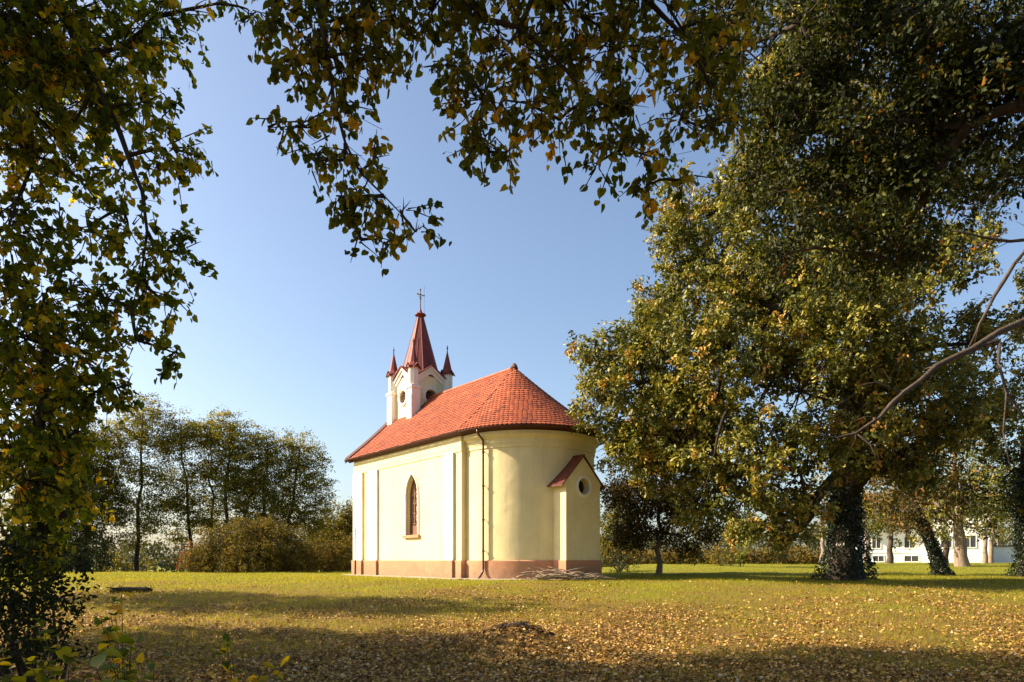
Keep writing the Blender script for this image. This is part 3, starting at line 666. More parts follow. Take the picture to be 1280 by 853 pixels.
def make_tree(name, label, cat, base, top, r_base, blobs, lm, bark, seed, cl=2.0, per=9, size=.13, tw=.45, hang=.25, flat=0, tone=(.45, .2),
              shape='dia', group=None, limbs=True, lean=None, twigs=0, flare=1.5, fork=.35, inner=.45, extra=None, wood=.03, wob=.12, ext_min=.03, sub=0, subr=.36):
    rng = np.random.default_rng(seed)
    base = np.array(base, float); base[2] = float(gz(base[0], base[1])) - .15; top = np.array(top, float)
    root = empty(name, tuple(base)); tag(root, label, cat, group)
    tb = MB(); H = top[2] - base[2]; n = 10
    ctrl = [base + (top - base) * t + np.array([rng.normal(), rng.normal(), 0]) * wob * math.sin(math.pi * t) for t in np.linspace(0, 1, n)]
    if lean is not None: ctrl = [c_ + np.array(lean) * math.sin(math.pi * t) for c_, t in zip(ctrl, np.linspace(0, 1, n))]
    rad = [r_base * (1 - .72 * t) * (1 + (flare - 1) * math.exp(-t * H / max(.35, r_base * 1.2))) for t in np.linspace(0, 1, n)]
    loc = [c_ - base for c_ in ctrl]
    # extra ring for root flare
    pts = [loc[0], loc[0] + (loc[1] - loc[0]) * .12, loc[0] + (loc[1] - loc[0]) * .35] + loc[1:]
    f_ = lambda h_: 1 + (flare - 1) * math.exp(-h_ / max(.3, r_base * 1.1))
    rr = [r_base * f_(0), r_base * f_(pts[1][2]) , r_base * f_(pts[2][2])] + rad[1:]
    tb.tube(pts, rr, 14)
    if limbs:
        # branch network: every clump hangs on the nearest wood that leads back to the trunk; thickness follows what it carries
        nodes = [(loc[i], -1 - i) for i in range(max(1, int(n * fork)), n)]
        if extra and ext_min < .05:
            for pts_, rs in extra: nodes += [(np.array(q) - base, -99) for q in pts_[2:]]
        tr = np.array([q for q, _ in nodes if _ > -50])
        C = [c - base for c, r in blobs]; order = sorted(range(len(C)), key=lambda i: np.linalg.norm(tr - C[i], axis=1).min())
        par = {}; ppos = {}
        for i in order:
            dd = [np.linalg.norm(q - C[i]) * (1.0 if q[2] < C[i][2] + .3 else 1.25) + (0 if w_ >= 0 or w_ == -99 else .15 * r_base) for q, w_ in nodes]
            j = int(np.argmin(dd)); par[i] = nodes[j][1]; ppos[i] = nodes[j][0]; nodes.append((C[i], i))
        load = {i: 1.0 for i in order}
        for i in reversed(order):
            if par[i] >= 0: load[par[i]] += load[i]
        rt = wood * float(np.mean([b_[1].mean() for b_ in blobs]))
        for i in order:
            r1 = rt * (load[i] ** .5) * .8; r0 = min(r1 * 1.35, r_base * .6); c, s = C[i], ppos[i]; ln = np.linalg.norm(c - s)
            mid = s + (c - s) * .5 + np.array([0, 0, ln * .08]) + rng.normal(size=3) * ln * .09
            bp = bez(s, mid, c, 7); tb.tube(bp, np.linspace(r0, r1 * .7, 7), 7)
            for q in range(3):
                st = np.array(bp[rng.integers(3, 7)]); e_ = c + unit(rng.normal(size=3)) * blobs[i][1] * .85
                tb.tube(bez(st, st + (e_ - st) * .5 + rng.normal(size=3) * ln * .05, e_, 5), np.linspace(rt * .55, rt * .12, 5), 5)
    if extra:
        for pts_, rs in extra:
            Q = [np.array(q) - base for q in pts_]
            if rs[0] >= ext_min:     # main limbs start at the trunk
                j = min(range(n // 3, n), key=lambda i: np.linalg.norm(loc[i] - Q[0]) + (0 if loc[i][2] < Q[0][2] else .8)); s0 = loc[j]
                br = [np.array(q) for q in bez(s0, (s0 + Q[0]) / 2 - (Q[1] - Q[0]) * .4, Q[0], 6)][:-1]
                rs = list(np.linspace(min(rs[0] * 1.8, r_base * .5), rs[0] * 1.08, 5)) + list(rs); Q = br + Q
            Q2 = [Q[0]]; r2 = [rs[0]]
            for a_, b_, ra, rb in zip(Q[:-1], Q[1:], rs[:-1], rs[1:]):      # knots, kinks and side shoots
                Q2 += [a_ + (b_ - a_) * .5 + rng.normal(size=3) * ra * .35, b_]; r2 += [(ra + rb) / 2 * rng.uniform(.85, 1.2), rb]
                if rb < .07 and rng.random() < .75:
                    L_ = rng.uniform(.25, .7); dv = unit((b_ - a_) * 1.2 / max(np.linalg.norm(b_ - a_), .01) + rng.normal(size=3) * .8)
                    tb.tube([a_, a_ + dv * L_ * .5 + rng.normal(size=3) * .04, a_ + dv * L_ + rng.normal(size=3) * .08], [rb * .4, rb * .22, .002], 5)
            tb.tube(Q2, r2, 9)
    if sub:      # every bough carries its own tufts, with hollows between them
        nb_ = []
        for c, r in blobs:
            for d in unit(rng.normal(size=(sub, 3)) + [0, 0, .15]):
                c2 = c + d * r * rng.uniform(.55, .98); r2 = r * subr * rng.uniform(.6, 1.25) * [1, 1, .78]; nb_.append((c2, r2))
                if twigs: tb.tube([q - base for q in map(np.array, bez(c, (c + c2) / 2 + rng.normal(size=3) * r * .12, c2, 4))], np.linspace(.022, .008, 4) * (r[0] / 1.6 + .3), 4)
        blobs = nb_
    tb.build('trunk', bark, root, True)
    P, sz, A, Nn, Rr, S0, S1, T1 = foliage(rng, blobs, cl, per, size, tw, hang, flat, tone, inner=inner, jit=.13 if shape == 'heart' else .26)
    tg = None
    if twigs:
        k = rng.random(len(S0)) < twigs
        if twigs > .8: S0, S1 = np.concatenate([S0, S1]), np.concatenate([S1, T1]); k = np.ones(len(S0), bool)
        TV, TL = twig_tris(S0[k] - base, S1[k] - base, min(size, .1) * .13, min(size, .1) * .04); tg = (TV, TL, bark)
    leaves('crown', P, sz, A, Nn, Rr, lm, root, shape, base, tg)
    return root, loc, rad, base

def ivy(root, loc, rad, h0, h1, seed, thick=.10, n=5000, size=.10):
    rng = np.random.default_rng(seed); L = np.array(loc); hs = L[:, 2]
    z = rng.uniform(h0, h1, n); cx = np.interp(z, hs, L[:, 0]); cy = np.interp(z, hs, L[:, 1]); r = np.interp(z, hs, rad)
    r = np.maximum(r, rad[0] * .0 + r) * (1 + .35 * np.exp(-z / .5)); a = rng.uniform(0, 2 * math.pi, n)
    thick = thick * .75; rr = r + np.abs(rng.normal(0, thick, n)) * (1 + .5 * np.sin(a * 3 + z * 2)) + .02
    P = np.stack([cx + rr * np.cos(a), cy + rr * np.sin(a), z], -1); d = np.stack([np.cos(a), np.sin(a), np.zeros(n)], -1)
    leaves('ivy', P, size * rng.uniform(.6, 1.3, n), unit(rng.normal(size=(n, 3)) * .6 + [0, 0, -.7] + d * .3), unit(d + rng.normal(size=(n, 3)) * .5), rng.beta(2, 3, n), M['l_ivy'], root, 'dia')

# ------------------------------------------------------------------ big oak on the right
ob = blobs_px([
 (762, 440, 25, 42), (752, 500, 25, 34), (800, 480, 24, 55), (812, 405, 25, 45), (800, 545, 25, 45), (772, 555, 25, 34), (765, 470, 25, 34), (820, 590, 25, 36), (850, 350, 25, 62), (855, 440, 23.5, 70), (840, 540, 24, 55),
 (880, 265, 26, 55), (905, 350, 24, 75), (905, 460, 22.5, 75), (890, 555, 23, 60), (930, 625, 23, 38), (905, 610, 24, 34), (935, 662, 23, 24), (985, 675, 22.5, 18), (870, 625, 25, 34), (960, 570, 22, 65), (975, 650, 22.5, 32), (1010, 640, 22.5, 30), (1000, 590, 22, 45),
 (960, 280, 25, 75), (985, 390, 22.5, 85), (1000, 490, 21.5, 80), (1050, 300, 24, 85), (1060, 420, 21.5, 80), (1075, 520, 21.5, 65), (1110, 580, 23, 50),
 (1130, 360, 23, 80), (1150, 470, 22, 75), (1170, 545, 23, 55), (1215, 430, 24, 42), (1235, 520, 24, 55), (980, 170, 26, 85), (1080, 180, 26, 95), (1170, 250, 25, 60),
 (960, 60, 27, 80), (1060, 50, 28, 100), (1180, 120, 27, 100), (1310, 380, 26, 50), (1300, 200, 27, 90), (1340, 450, 26, 80), (1080, -60, 28, 110), (1200, -20, 28, 110), (1000, -40, 28, 70),
 (1000, 430, 30, 90), (1090, 320, 31, 90), (1110, 470, 30, 70), (920, 400, 29, 60), (870, 500, 27, 60)])
oak_limbs = [([tuple(at(*q)) for q in [(1010, 330, 24.5), (975, 375, 24.2), (945, 425, 23.0), (922, 478, 21.9), (903, 525, 21.5), (893, 570, 21.6), (880, 612, 21.9)]], [.12, .10, .08, .065, .05, .035, .012])]
root, loc, rad, bs = make_tree('oak_tree', 'huge spreading oak with an ivy-clad trunk and olive gold crown right of the chapel', 'tree',
    (12.65, 26, 0), at(1062, 250, 26), .52, ob, M['l_oak'], M['barkdark'], 11, cl=7, per=14, size=.15, tw=.30, sub=11, hang=.15, tone=(.5, .26), shape='oak', flare=1.7, twigs=.25, fork=.28, extra=oak_limbs, ext_min=.1)
ivy(root, loc, rad, .1, 8.5, 5, .15, 12000, .11)

# ------------------------------------------------------------------ near oak whose crown closes the upper right corner (its trunk stands outside the frame)
nb = blobs_px([
 (930, 60, 13, 60), (1000, 30, 12, 80), (1090, 40, 12, 90), (1180, 50, 11.5, 90), (1260, 60, 11, 90), (960, 150, 13, 50), (1030, 140, 12.5, 75), (1120, 150, 12, 85), (1210, 160, 11.5, 80), (1290, 130, 11, 80),
 (1010, 235, 13, 55), (1090, 240, 12.5, 65), (1160, 240, 12, 60), (900, 20, 13, 50), (980, 320, 13.5, 38), (1060, 320, 13, 45), (1120, 330, 13, 30), (950, 220, 13.5, 40)])
nb += [(np.array([11.5, 9, 10.]), np.array([2.6, 2.6, 2.2])), (np.array([14.5, 13, 9.5]), np.array([2.8, 2.8, 2.2])), (np.array([12, 6, 8.5]), np.array([2, 2, 1.8]))]
def pxl(lst): return [tuple(at(*q)) for q in lst]
extra = [(pxl([(1420, 330, 12), (1340, 372, 12), (1280, 402, 11.8), (1215, 437, 11.5), (1170, 458, 11.4), (1128, 492, 11.2), (1100, 522, 11), (1070, 542, 11), (1045, 548, 11), (1022, 541, 11)]), [.12, .09, .066, .055, .045, .036, .028, .022, .014, .006]),
 (pxl([(1128, 492, 11.2), (1095, 478, 11.2), (1075, 482, 11.2)]), [.018, .012, .005]),
 (pxl([(1070, 542, 11), (1088, 556, 10.9), (1098, 578, 10.9)]), [.015, .01, .005]),
 (pxl([(1400, 318, 12), (1300, 296, 11.2), (1262, 302, 11), (1225, 296, 11), (1190, 288, 11)]), [.055, .032, .024, .018, .008]),
 (pxl([(1290, 300, 11.2), (1268, 330, 11), (1243, 370, 11), (1225, 405, 11), (1213, 432, 11.1)]), [.03, .028, .027, .024, .02]),
 (pxl([(1215, 437, 11.5), (1250, 425, 11.5), (1248, 455, 11.4), (1258, 490, 11.4), (1285, 530, 11.4)]), [.03, .03, .026, .022, .016]),
 (pxl([(1258, 490, 11.4), (1254, 540, 11.4), (1262, 580, 11.3)]), [.016, .012, .006])]
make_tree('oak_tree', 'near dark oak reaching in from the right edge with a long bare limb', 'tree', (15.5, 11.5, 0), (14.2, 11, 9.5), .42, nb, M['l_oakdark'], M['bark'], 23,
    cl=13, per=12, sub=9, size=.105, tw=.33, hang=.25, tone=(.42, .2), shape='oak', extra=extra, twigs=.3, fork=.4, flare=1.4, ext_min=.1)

# ------------------------------------------------------------------ linden at the left edge
lb = blobs_px([
 (60, 30, 7, 85), (150, 60, 7.2, 55), (200, 20, 7.5, 45), (20, 120, 6.8, 80), (110, 120, 7, 45), (175, 130, 7, 38), (205, 185, 7, 36), (150, 210, 7, 30), (225, 225, 7.2, 16),
 (40, 210, 6.8, 45), (10, 290, 6.6, 55), (60, 360, 6.8, 45), (110, 290, 7, 30), (160, 290, 7, 32), (200, 315, 7, 32), (240, 318, 7.2, 15), (185, 360, 7, 28), (215, 385, 7.2, 20),
 (120, 370, 6.9, 40), (20, 420, 6.5, 70), (100, 440, 6.8, 45), (170, 425, 7, 26), (215, 440, 7.2, 15), (120, 490, 7, 32), (165, 480, 7, 16), (40, 520, 6.6, 55), (95, 540, 7, 28), (20, 600, 6.5, 50), (70, 610, 7, 30), (45, 670, 7, 34), (88, 575, 7.2, 26), (98, 635, 7.4, 20), (60, 560, 7, 34), (10, 690, 6.6, 40), (10, 0, 6.6, 70), (270, 5, 7.8, 16), (310, 12, 7.8, 12)])
lb += [(np.array([-9, 7, 8.5]), np.array([2.6, 2.8, 2.4])), (np.array([-8.5, 10, 8.6]), np.array([2.4, 2.4, 2.0])), (np.array([-8.5, 8.5, 10.8]), np.array([2.6, 3.2, 2.0])), (np.array([-7.2, 5, 6.3]), np.array([1.6, 2.2, 2.2])), (np.array([-7.5, 10.0, 3.0]), np.array([1.3, 1.4, 1.6]))]
extra = [(pxl([(-80, -160, 7.2), (30, -60, 7.1), (72, 0, 7.0), (100, 70, 6.9), (135, 135, 6.9), (160, 195, 6.9), (178, 240, 6.9), (184, 290, 6.9), (176, 345, 6.9), (165, 385, 6.9)]), [.06, .045, .036, .032, .028, .024, .02, .015, .009, .004]),
 (pxl([(120, 110, 6.9), (95, 150, 6.9), (70, 172, 6.9)]), [.018, .012, .006]), (pxl([(-40, 60, 6.8), (30, 190, 6.8), (75, 205, 6.9), (110, 235, 7), (150, 262, 7)]), [.03, .02, .014, .01, .005]),
 (pxl([(-60, 400, 6.7), (20, 415, 6.8), (60, 432, 6.9)]), [.03, .018, .006])]
make_tree('linden_tree', 'leafy linden filling the left edge, its yellow green leaves lit from behind', 'tree', (-9.6, 8.5, 0), (-9.2, 8.3, 9.5), .3, lb, M['l_linden'], M['barkdark'], 37,
    cl=22, per=10, size=.066, tw=.24, hang=.5, tone=(.40, .24), shape='heart', extra=extra, twigs=.9, fork=.25, inner=.2)

# ------------------------------------------------------------------ linden over the camera: hanging branches along the top
vb = blobs_px([
 (350, 20, 5.6, 34), (400, 30, 5.6, 48), (460, 25, 5.6, 42), (380, 80, 5.5, 36), (430, 85, 5.5, 38), (480, 75, 5.5, 25), (345, 155, 5.4, 14), (385, 160, 5.4, 20), (420, 150, 5.4, 26), (390, 200, 5.4, 22), (430, 200, 5.4, 28),
 (470, 195, 5.4, 20), (420, 245, 5.4, 22), (460, 245, 5.4, 26), (500, 262, 5.4, 20), (450, 290, 5.4, 20), (475, 300, 5.4, 14), (520, 290, 5.4, 18), (535, 20, 5.6, 36), (590, 30, 5.6, 42), (575, 85, 5.5, 30), (605, 125, 5.5, 40), (600, 175, 5.5, 28), (635, 190, 5.5, 22),
 (650, 60, 5.6, 48), (660, 130, 5.5, 38), (700, 80, 5.6, 42), (700, 150, 5.5, 30), (720, 20, 5.7, 50), (770, 60, 5.7, 50), (750, 130, 5.6, 36), (790, 130, 5.7, 34), (770, 190, 5.6, 24), (745, 205, 5.6, 14), (810, 195, 5.7, 26), (850, 225, 5.7, 18), (805, 235, 5.7, 14), (840, 40, 5.9, 50), (880, 90, 6, 44),
 (850, 150, 5.9, 36), (905, 20, 6, 44), (900, 150, 6, 24), (445, -20, 5.5, 50), (560, -30, 5.5, 60), (680, -40, 5.5, 60), (800, -40, 5.5, 60), (350, -30, 5.5, 40)])
vb += [(np.array([-.5, 3.5, 6.6]), np.array([1.9, 1.8, .8])), (np.array([2.6, 2.2, 7.2]), np.array([2.2, 2.2, 1.0])), (np.array([0.5, 0, 8.0]), np.array([2.4, 2.2, 1.2])), (np.array([3.8, -1.5, 9.0]), np.array([2.4, 2.4, 1.6])), (np.array([-2.8, 1, 7.6]), np.array([2.0, 2.2, 1.0])), (np.array([-1.2, -2, 9.8]), np.array([2.6, 2.4, 1.4]))]
extra = [(pxl([(300, -260, 4.6), (360, -80, 5.2), (398, 0, 5.4), (410, 70, 5.4), (418, 130, 5.4), (432, 180, 5.4), (450, 215, 5.4), (480, 245, 5.4), (512, 280, 5.4)]), [.045, .03, .02, .015, .012, .01, .008, .006, .003]),
 (pxl([(415, 110, 5.4), (405, 140, 5.4), (370, 158, 5.4), (335, 160, 5.4)]), [.009, .007, .005, .003]),
 (pxl([(520, -160, 5), (560, -20, 5.4), (610, 25, 5.5), (650, 35, 5.5), (700, 80, 5.5), (745, 130, 5.6), (790, 190, 5.6), (840, 225, 5.7)]), [.04, .026, .02, .017, .013, .010, .006, .003]),
 (pxl([(650, 35, 5.5), (610, 90, 5.5), (600, 150, 5.5), (612, 190, 5.5)]), [.011, .008, .006, .003]),
 (pxl([(720, -100, 5.3), (800, -10, 5.6), (860, 50, 5.8), (890, 110, 5.9), (880, 160, 5.9)]), [.035, .024, .015, .009, .004]),
 (pxl([(460, 225, 5.4), (440, 270, 5.4), (450, 300, 5.4)]), [.006, .004, .003])]
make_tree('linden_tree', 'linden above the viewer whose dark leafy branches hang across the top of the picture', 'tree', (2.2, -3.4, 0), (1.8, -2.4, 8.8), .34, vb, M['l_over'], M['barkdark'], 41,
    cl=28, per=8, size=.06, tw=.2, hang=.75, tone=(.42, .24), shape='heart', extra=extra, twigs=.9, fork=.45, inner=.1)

# ------------------------------------------------------------------ trees out of frame to the left whose shade crosses the lawn
make_tree('maple_tree', 'round green tree outside the left edge that shades the lawn', 'tree', (-18.5, 18.2, 0), (-18.5, 18.2, 8), .25,
    [(np.array([-18.5, 18.3, 7.6]), np.array([2.9, 1.6, 1.8])), (np.array([-17.6, 18.8, 5.4]), np.array([1.8, 1.4, 1.5])), (np.array([-19.5, 17.4, 9.6]), np.array([2.4, 1.2, 1.4])), (np.array([-16.5, 18.0, 9.0]), np.array([2.0, 1.3, 1.4]))], M['l_linden'], M['bark'], 51, cl=6, per=12, size=.17, tw=.4)
make_tree('linden_tree', 'second linden outside the left edge whose crown shades the foreground', 'tree', (-14.5, 6.5, 0), (-14.5, 6.5, 11), .35,
    [(np.array([-13.5, 8.0, 8.4]), np.array([3.0, 3.0, 2.6])), (np.array([-13.5, 4.8, 10.8]), np.array([3.2, 3.4, 2.6])), (np.array([-14.5, 9.8, 5.6]), np.array([2.6, 2.6, 2.4])), (np.array([-13, 4, 6.6]), np.array([2.8, 2.6, 2.4])), (np.array([-16, 8, 12.4]), np.array([2.8, 2.8, 2.0])), (np.array([-11.0, 9.8, 9.8]), np.array([2.2, 2.4, 2.0])), (np.array([-11, 6.2, 12.6]), np.array([2.8, 3.0, 2.0])), (np.array([-14.2, 12.4, 6.0]), np.array([1.9, 1.5, 1.8]))], M['l_linden'], M['bark'], 52, cl=8, per=13, size=.2, tw=.5)

# ------------------------------------------------------------------ smaller trees right of the chapel
def T(name, label, cat, bpx, Y, toppx, blobs, r, lm, bark, seed, **k):
    b = at(bpx, HY, Y); return make_tree(name, label, cat, (b[0], Y, 0), at(toppx[0], toppx[1], Y), r, blobs_px(blobs), lm, bark, seed, **k)
T('maple_tree', 'small dark russet tree with a low crown just right of the apse', 'tree', 823, 34, (830, 560), [(830, 640, 34, 42), (800, 605, 33, 38), (850, 590, 34, 45), (872, 640, 33.5, 36), (792, 655, 34, 30), (835, 550, 34, 42), (812, 670, 34, 22), (860, 672, 34, 20), (800, 560, 34, 30), (895, 655, 34, 26), (775, 615, 34, 20), (880, 600, 34, 30)], .14,
  M['l_brown'], M['barkpale'], 61, cl=9, per=12, sub=8, subr=.42, size=.14, tw=.4, tone=(.4, .2))
T('spruce_tree', 'pale green conifer seen between the apse and the dark small tree', 'tree', 775, 60, (772, 600), [(772, 615, 60, 14), (775, 635, 60, 20), (770, 655, 60, 26), (778, 675, 60, 30), (765, 690, 60, 26)], .2, M['l_yellow'], M['bark'], 62, cl=3, per=12, size=.25, tw=.5, tone=(.35, .2))
r_, l_, d_, b_2 = T('ash_tree', 'leaning ivy-covered tree to the right of the huge oak', 'tree', 1181, 33, (1128, 590), [(1120, 600, 33, 40), (1160, 575, 33, 50), (1135, 640, 33, 24), (1180, 610, 32.5, 38), (1110, 560, 33, 40)], .27, M['l_brown'], M['barkdark'], 63, cl=3.5, per=10, size=.18, tw=.45, tone=(.5, .22), wob=.02, fork=.5)
ivy(r_, l_, d_, .05, 3.0, 8, .05, 5000, .09)
T('plane_tree', 'tree with a thick pale sunlit trunk in front of the white house', 'tree', 1203, 42, (1192, 560), [(1200, 590, 42, 50), (1175, 620, 42, 30), (1230, 610, 42, 42), (1222, 645, 42, 18), (1165, 655, 42, 14), (1185, 650, 42, 14), (1240, 560, 42, 50)], .38, M['l_oak'], M['barkpale'], 64, cl=2.6, per=11, size=.2, tw=.5, fork=.5, wob=.1, flare=1.25)
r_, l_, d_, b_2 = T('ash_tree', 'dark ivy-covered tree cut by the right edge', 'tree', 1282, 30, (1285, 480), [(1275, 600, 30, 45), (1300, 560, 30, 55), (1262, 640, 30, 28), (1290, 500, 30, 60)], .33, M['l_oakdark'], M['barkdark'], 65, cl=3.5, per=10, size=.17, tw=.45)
ivy(r_, l_, d_, .05, 5.0, 9, .14, 6000, .10)
for i, (px, Y, lab, r, bark, bl) in enumerate([
 (1026, 45, 'slim tree trunk standing just left of the huge oak trunk', .17, 'barkpale', [(1020, 640, 45, 28), (1035, 600, 45, 35)]),
 (1083, 62, 'thinner of the two trunks before the left half of the white house', .2, 'barkpale', [(1080, 642, 62, 26), (1090, 612, 62, 34), (1092, 664, 62, 11)]),
 (1112, 60, 'stouter dark trunk before the middle of the white house', .27, 'bark', [(1112, 640, 60, 26), (1125, 612, 60, 38), (1135, 650, 60, 20), (1118, 668, 60, 10)]),
 (1181, 66, 'dark trunk half hidden behind the thick pale trunk', .3, 'bark', [(1178, 640, 66, 28), (1160, 664, 66, 16)]),
 (1231, 68, 'left one of the pair of pale trunks near the right edge', .24, 'barkpale', [(1228, 640, 68, 28), (1238, 610, 68, 34)]),
 (1238, 70, 'right one of the pair of pale trunks near the right edge', .24, 'barkpale', [(1248, 645, 70, 26), (1250, 610, 70, 30)]),
 (1246, 95, 'very slim far pale trunk right of the pair of pale trunks', .15, 'barkpale', [(1246, 655, 95, 18)])]):
    T('park_tree', lab, 'tree', px, Y, (px + 3, 620), bl, r, M['l_yellow' if i % 2 == 0 else 'l_oak'], M[bark], 70 + i, cl=1.8, per=10, size=.26, tw=.6, tone=(.45, .22), group='park trees around the white house', flare=1.3)

# bushes, hedge and sapling
def bush(name, label, cat, blobs, lm, seed, cl=4, per=10, size=.12, tw=.35, hang=0, tone=(.45, .2), stems=24, group=None, kind=None, bark='bark'):
    rng = np.random.default_rng(seed); B = blobs_px(blobs)
    c = np.mean([b[0] for b in B], 0); base = np.array([c[0], c[1], float(gz(c[0], c[1])) - .05])
    root = empty(name, tuple(base)); tag(root, label, cat, group, kind)
    P, sz, A, Nn, Rr, S0, S1, T1 = foliage(rng, B, cl, per, size, tw, hang, 0, tone, inner=.25)
    k = P[:, 2] > gz(P[:, 0], P[:, 1]) + .03; leaves('foliage', P[k], sz[k], A[k], Nn[k], Rr[k], lm, root, 'dia', base)
    st = MB()
    for i in range(stems):
        b = B[rng.integers(len(B))]; e_ = b[0] + unit(rng.normal(size=3) + [0, 0, .9]) * b[1] * rng.uniform(.8, 1.12); s_ = np.array([b[0][0] + rng.normal() * b[1][0] * .3, b[0][1] + rng.normal() * .3, 0]) if stems > 24 else np.array([c[0] + rng.normal() * .015, c[1] + rng.normal() * .015, 0]); s_[2] = gz(s_[0], s_[1]) - .05
        st.tube([q - base for q in map(np.array, bez(s_, (s_ + e_) / 2 + rng.normal(size=3) * .2, e_, 5))], np.linspace(.03, .006, 5), 5)
    st.build('stems', M[bark], root, True)
    return root
bush('bush', 'large brown rounded bush on the lawn left of the chapel', 'bush', [(300, 683, 42, 31), (333, 679, 42, 31), (272, 690, 42, 26), (318, 672, 42.5, 22), (360, 692, 42, 26), (320, 700, 41, 26), (250, 700, 42, 17), (375, 702, 42, 16), (295, 705, 41, 20)], M['l_bush'], 81, cl=22, per=14, size=.12, stems=60)
bush('bush', 'small bush with red leaves at the left foot of the brown bush', 'bush', [(240, 692, 42.5, 9), (232, 702, 42.5, 9), (248, 700, 42.5, 8)], M['l_red'], 82, cl=8, per=8, size=.14, stems=14)
bush('bush', 'lower olive bush between the brown bush and the chapel', 'bush', [(405, 695, 44, 22), (425, 700, 44, 18), (390, 705, 43, 15), (437, 692, 44, 20)], M['l_bush'], 83, cl=18, per=12, size=.12, tone=(.6, .2), stems=20)
hb = [(px, 702 + 3 * math.sin(px * .13), 50, 13 + 3 * math.sin(px * .21)) for px in range(752, 1045, 11)]
bush('hedge', 'long low hedge turning russet behind the lawn right of the chapel', 'hedge', hb, M['l_bush'], 84, cl=9, per=12, size=.16, tone=(.6, .3), stems=60)
bush('bush', 'dark low evergreen shrub against the far right of the apse', 'bush', [(765, 700, 38, 14), (785, 704, 38, 12)], M['l_conifer'], 85, cl=8, per=10, size=.12, stems=12)
T('sapling', 'slender bright green sapling standing before the russet hedge', 'tree', 925, 41, (925, 655), [(925, 665, 41, 15), (935, 650, 41, 13), (915, 652, 41, 11), (922, 685, 41, 11), (928, 700, 41, 6)], .04, M['l_sapling'], M['bark'], 86, cl=9, per=7, size=.13, tw=.3)
bush('bush', 'yellowing bush standing against the hedge left of the sapling', 'bush', [(898, 700, 43, 12), (907, 706, 43, 9)], M['l_yellow'], 87, cl=8, per=9, size=.12, stems=12)

# ------------------------------------------------------------------ left background row of robinias
G = 'row of robinias along the left edge of the meadow'
rob_low = {171: [(165, 675, 47, 12), (195, 650, 47, 14)], 243: [(222, 668, 48, 12)], 265: [(272, 655, 49, 14)], 282: [(300, 655, 48, 14)], 325: [(330, 655, 48, 16)], 352: [(365, 655, 49, 18), (395, 660, 49, 14)], 108: [(125, 670, 46, 18), (90, 680, 46, 20)]}
rob = [
 (108, 46, (100, 560), [(90, 590, 46, 42), (115, 560, 46, 34), (75, 630, 46, 34), (125, 610, 46, 28), (100, 650, 46, 26), (60, 580, 46, 40), (40, 640, 46, 40), (140, 640, 46, 16)], .28, 'leftmost robinia of the row, dense and yellowish, partly behind the linden', 'l_yellow'),
 (171, 47, (178, 520), [(178, 518, 47, 24), (155, 545, 47, 24), (195, 550, 47, 22), (150, 585, 47, 22), (190, 595, 47, 20), (168, 630, 47, 20), (205, 625, 47, 16), (140, 620, 47, 18), (178, 660, 47, 12), (150, 650, 47, 12)], .15, 'slender robinia with a forked stem left of the gap in the row', 'l_robinia'),
 (243, 48, (226, 535), [(225, 535, 48, 18), (243, 550, 48, 20), (215, 560, 48, 20), (250, 590, 48, 18), (222, 600, 48, 18), (240, 625, 48, 18), (228, 645, 48, 14), (212, 630, 48, 14), (245, 655, 48, 12)], .14, 'robinia with a stem leaning left behind the red bush', 'l_robinia'),
 (265, 49, (262, 540), [(262, 540, 49, 18), (275, 560, 49, 20), (262, 590, 49, 16), (285, 600, 49, 18), (268, 630, 49, 18), (255, 655, 49, 12)], .13, 'thin robinia rising behind the left part of the brown bush', 'l_robinia'),
 (282, 48, (288, 530), [(276, 530, 48, 16), (300, 545, 48, 20), (310, 575, 48, 20), (290, 570, 48, 18), (315, 605, 48, 20), (296, 620, 48, 20), (310, 640, 48, 14)], .16, 'tall robinia above the middle of the brown bush', 'l_robinia'),
 (325, 48, (335, 555), [(330, 555, 48, 20), (350, 575, 48, 22), (335, 595, 48, 22), (325, 625, 48, 20), (350, 625, 48, 22), (340, 650, 48, 14), (300, 600, 48, 18)], .16, 'robinia with a wide crown above the right end of the brown bush', 'l_robinia'),
 (352, 49, (375, 560), [(375, 558, 49, 18), (388, 580, 49, 20), (372, 600, 49, 22), (395, 610, 49, 18), (360, 630, 49, 18), (400, 635, 49, 14), (385, 645, 49, 16)], .16, 'rightmost robinia of the row, drooping towards the chapel', 'l_robinia')]
for i, (px, Y, top, bl, r, lab, lm) in enumerate(rob):
    ex = None
    T('robinia_tree', lab, 'tree', px, Y, top, bl + rob_low[px], r, M[lm], M['barkdark'], 90 + i, cl=9 if lm == 'l_robinia' else 9, per=18, size=.14, tw=.55, flat=.8, hang=.05, tone=(.4, .2), fork=.22, group=G, flare=1.2, inner=.15, twigs=.15)
T('poplar_tree', 'autumn yellow tree peeping out behind the chapel front corner', 'tree', 428, 56, (428, 650), [(425, 655, 56, 22), (440, 665, 56, 20), (410, 675, 56, 22), (442, 645, 56, 14), (395, 670, 56, 18)], .18, M['l_yellow'], M['bark'], 101, cl=8, per=12, size=.2, tw=.5)
T('yew_tree', 'dark low yew beneath the leftmost robinia', 'tree', 100, 44, (100, 670), [(95, 685, 44, 26), (118, 695, 44, 20), (75, 695, 44, 24), (60, 680, 44, 26), (128, 705, 44, 10)], .15, M['l_conifer'], M['barkdark'], 102, cl=5, per=10, size=.16)
bush('bush', 'yellow green bush in the gap between the left stems', 'bush', [(140, 702, 55, 15), (158, 706, 55, 10), (180, 704, 60, 9)], M['l_yellow'], 103, cl=5, per=9, size=.16, stems=10)

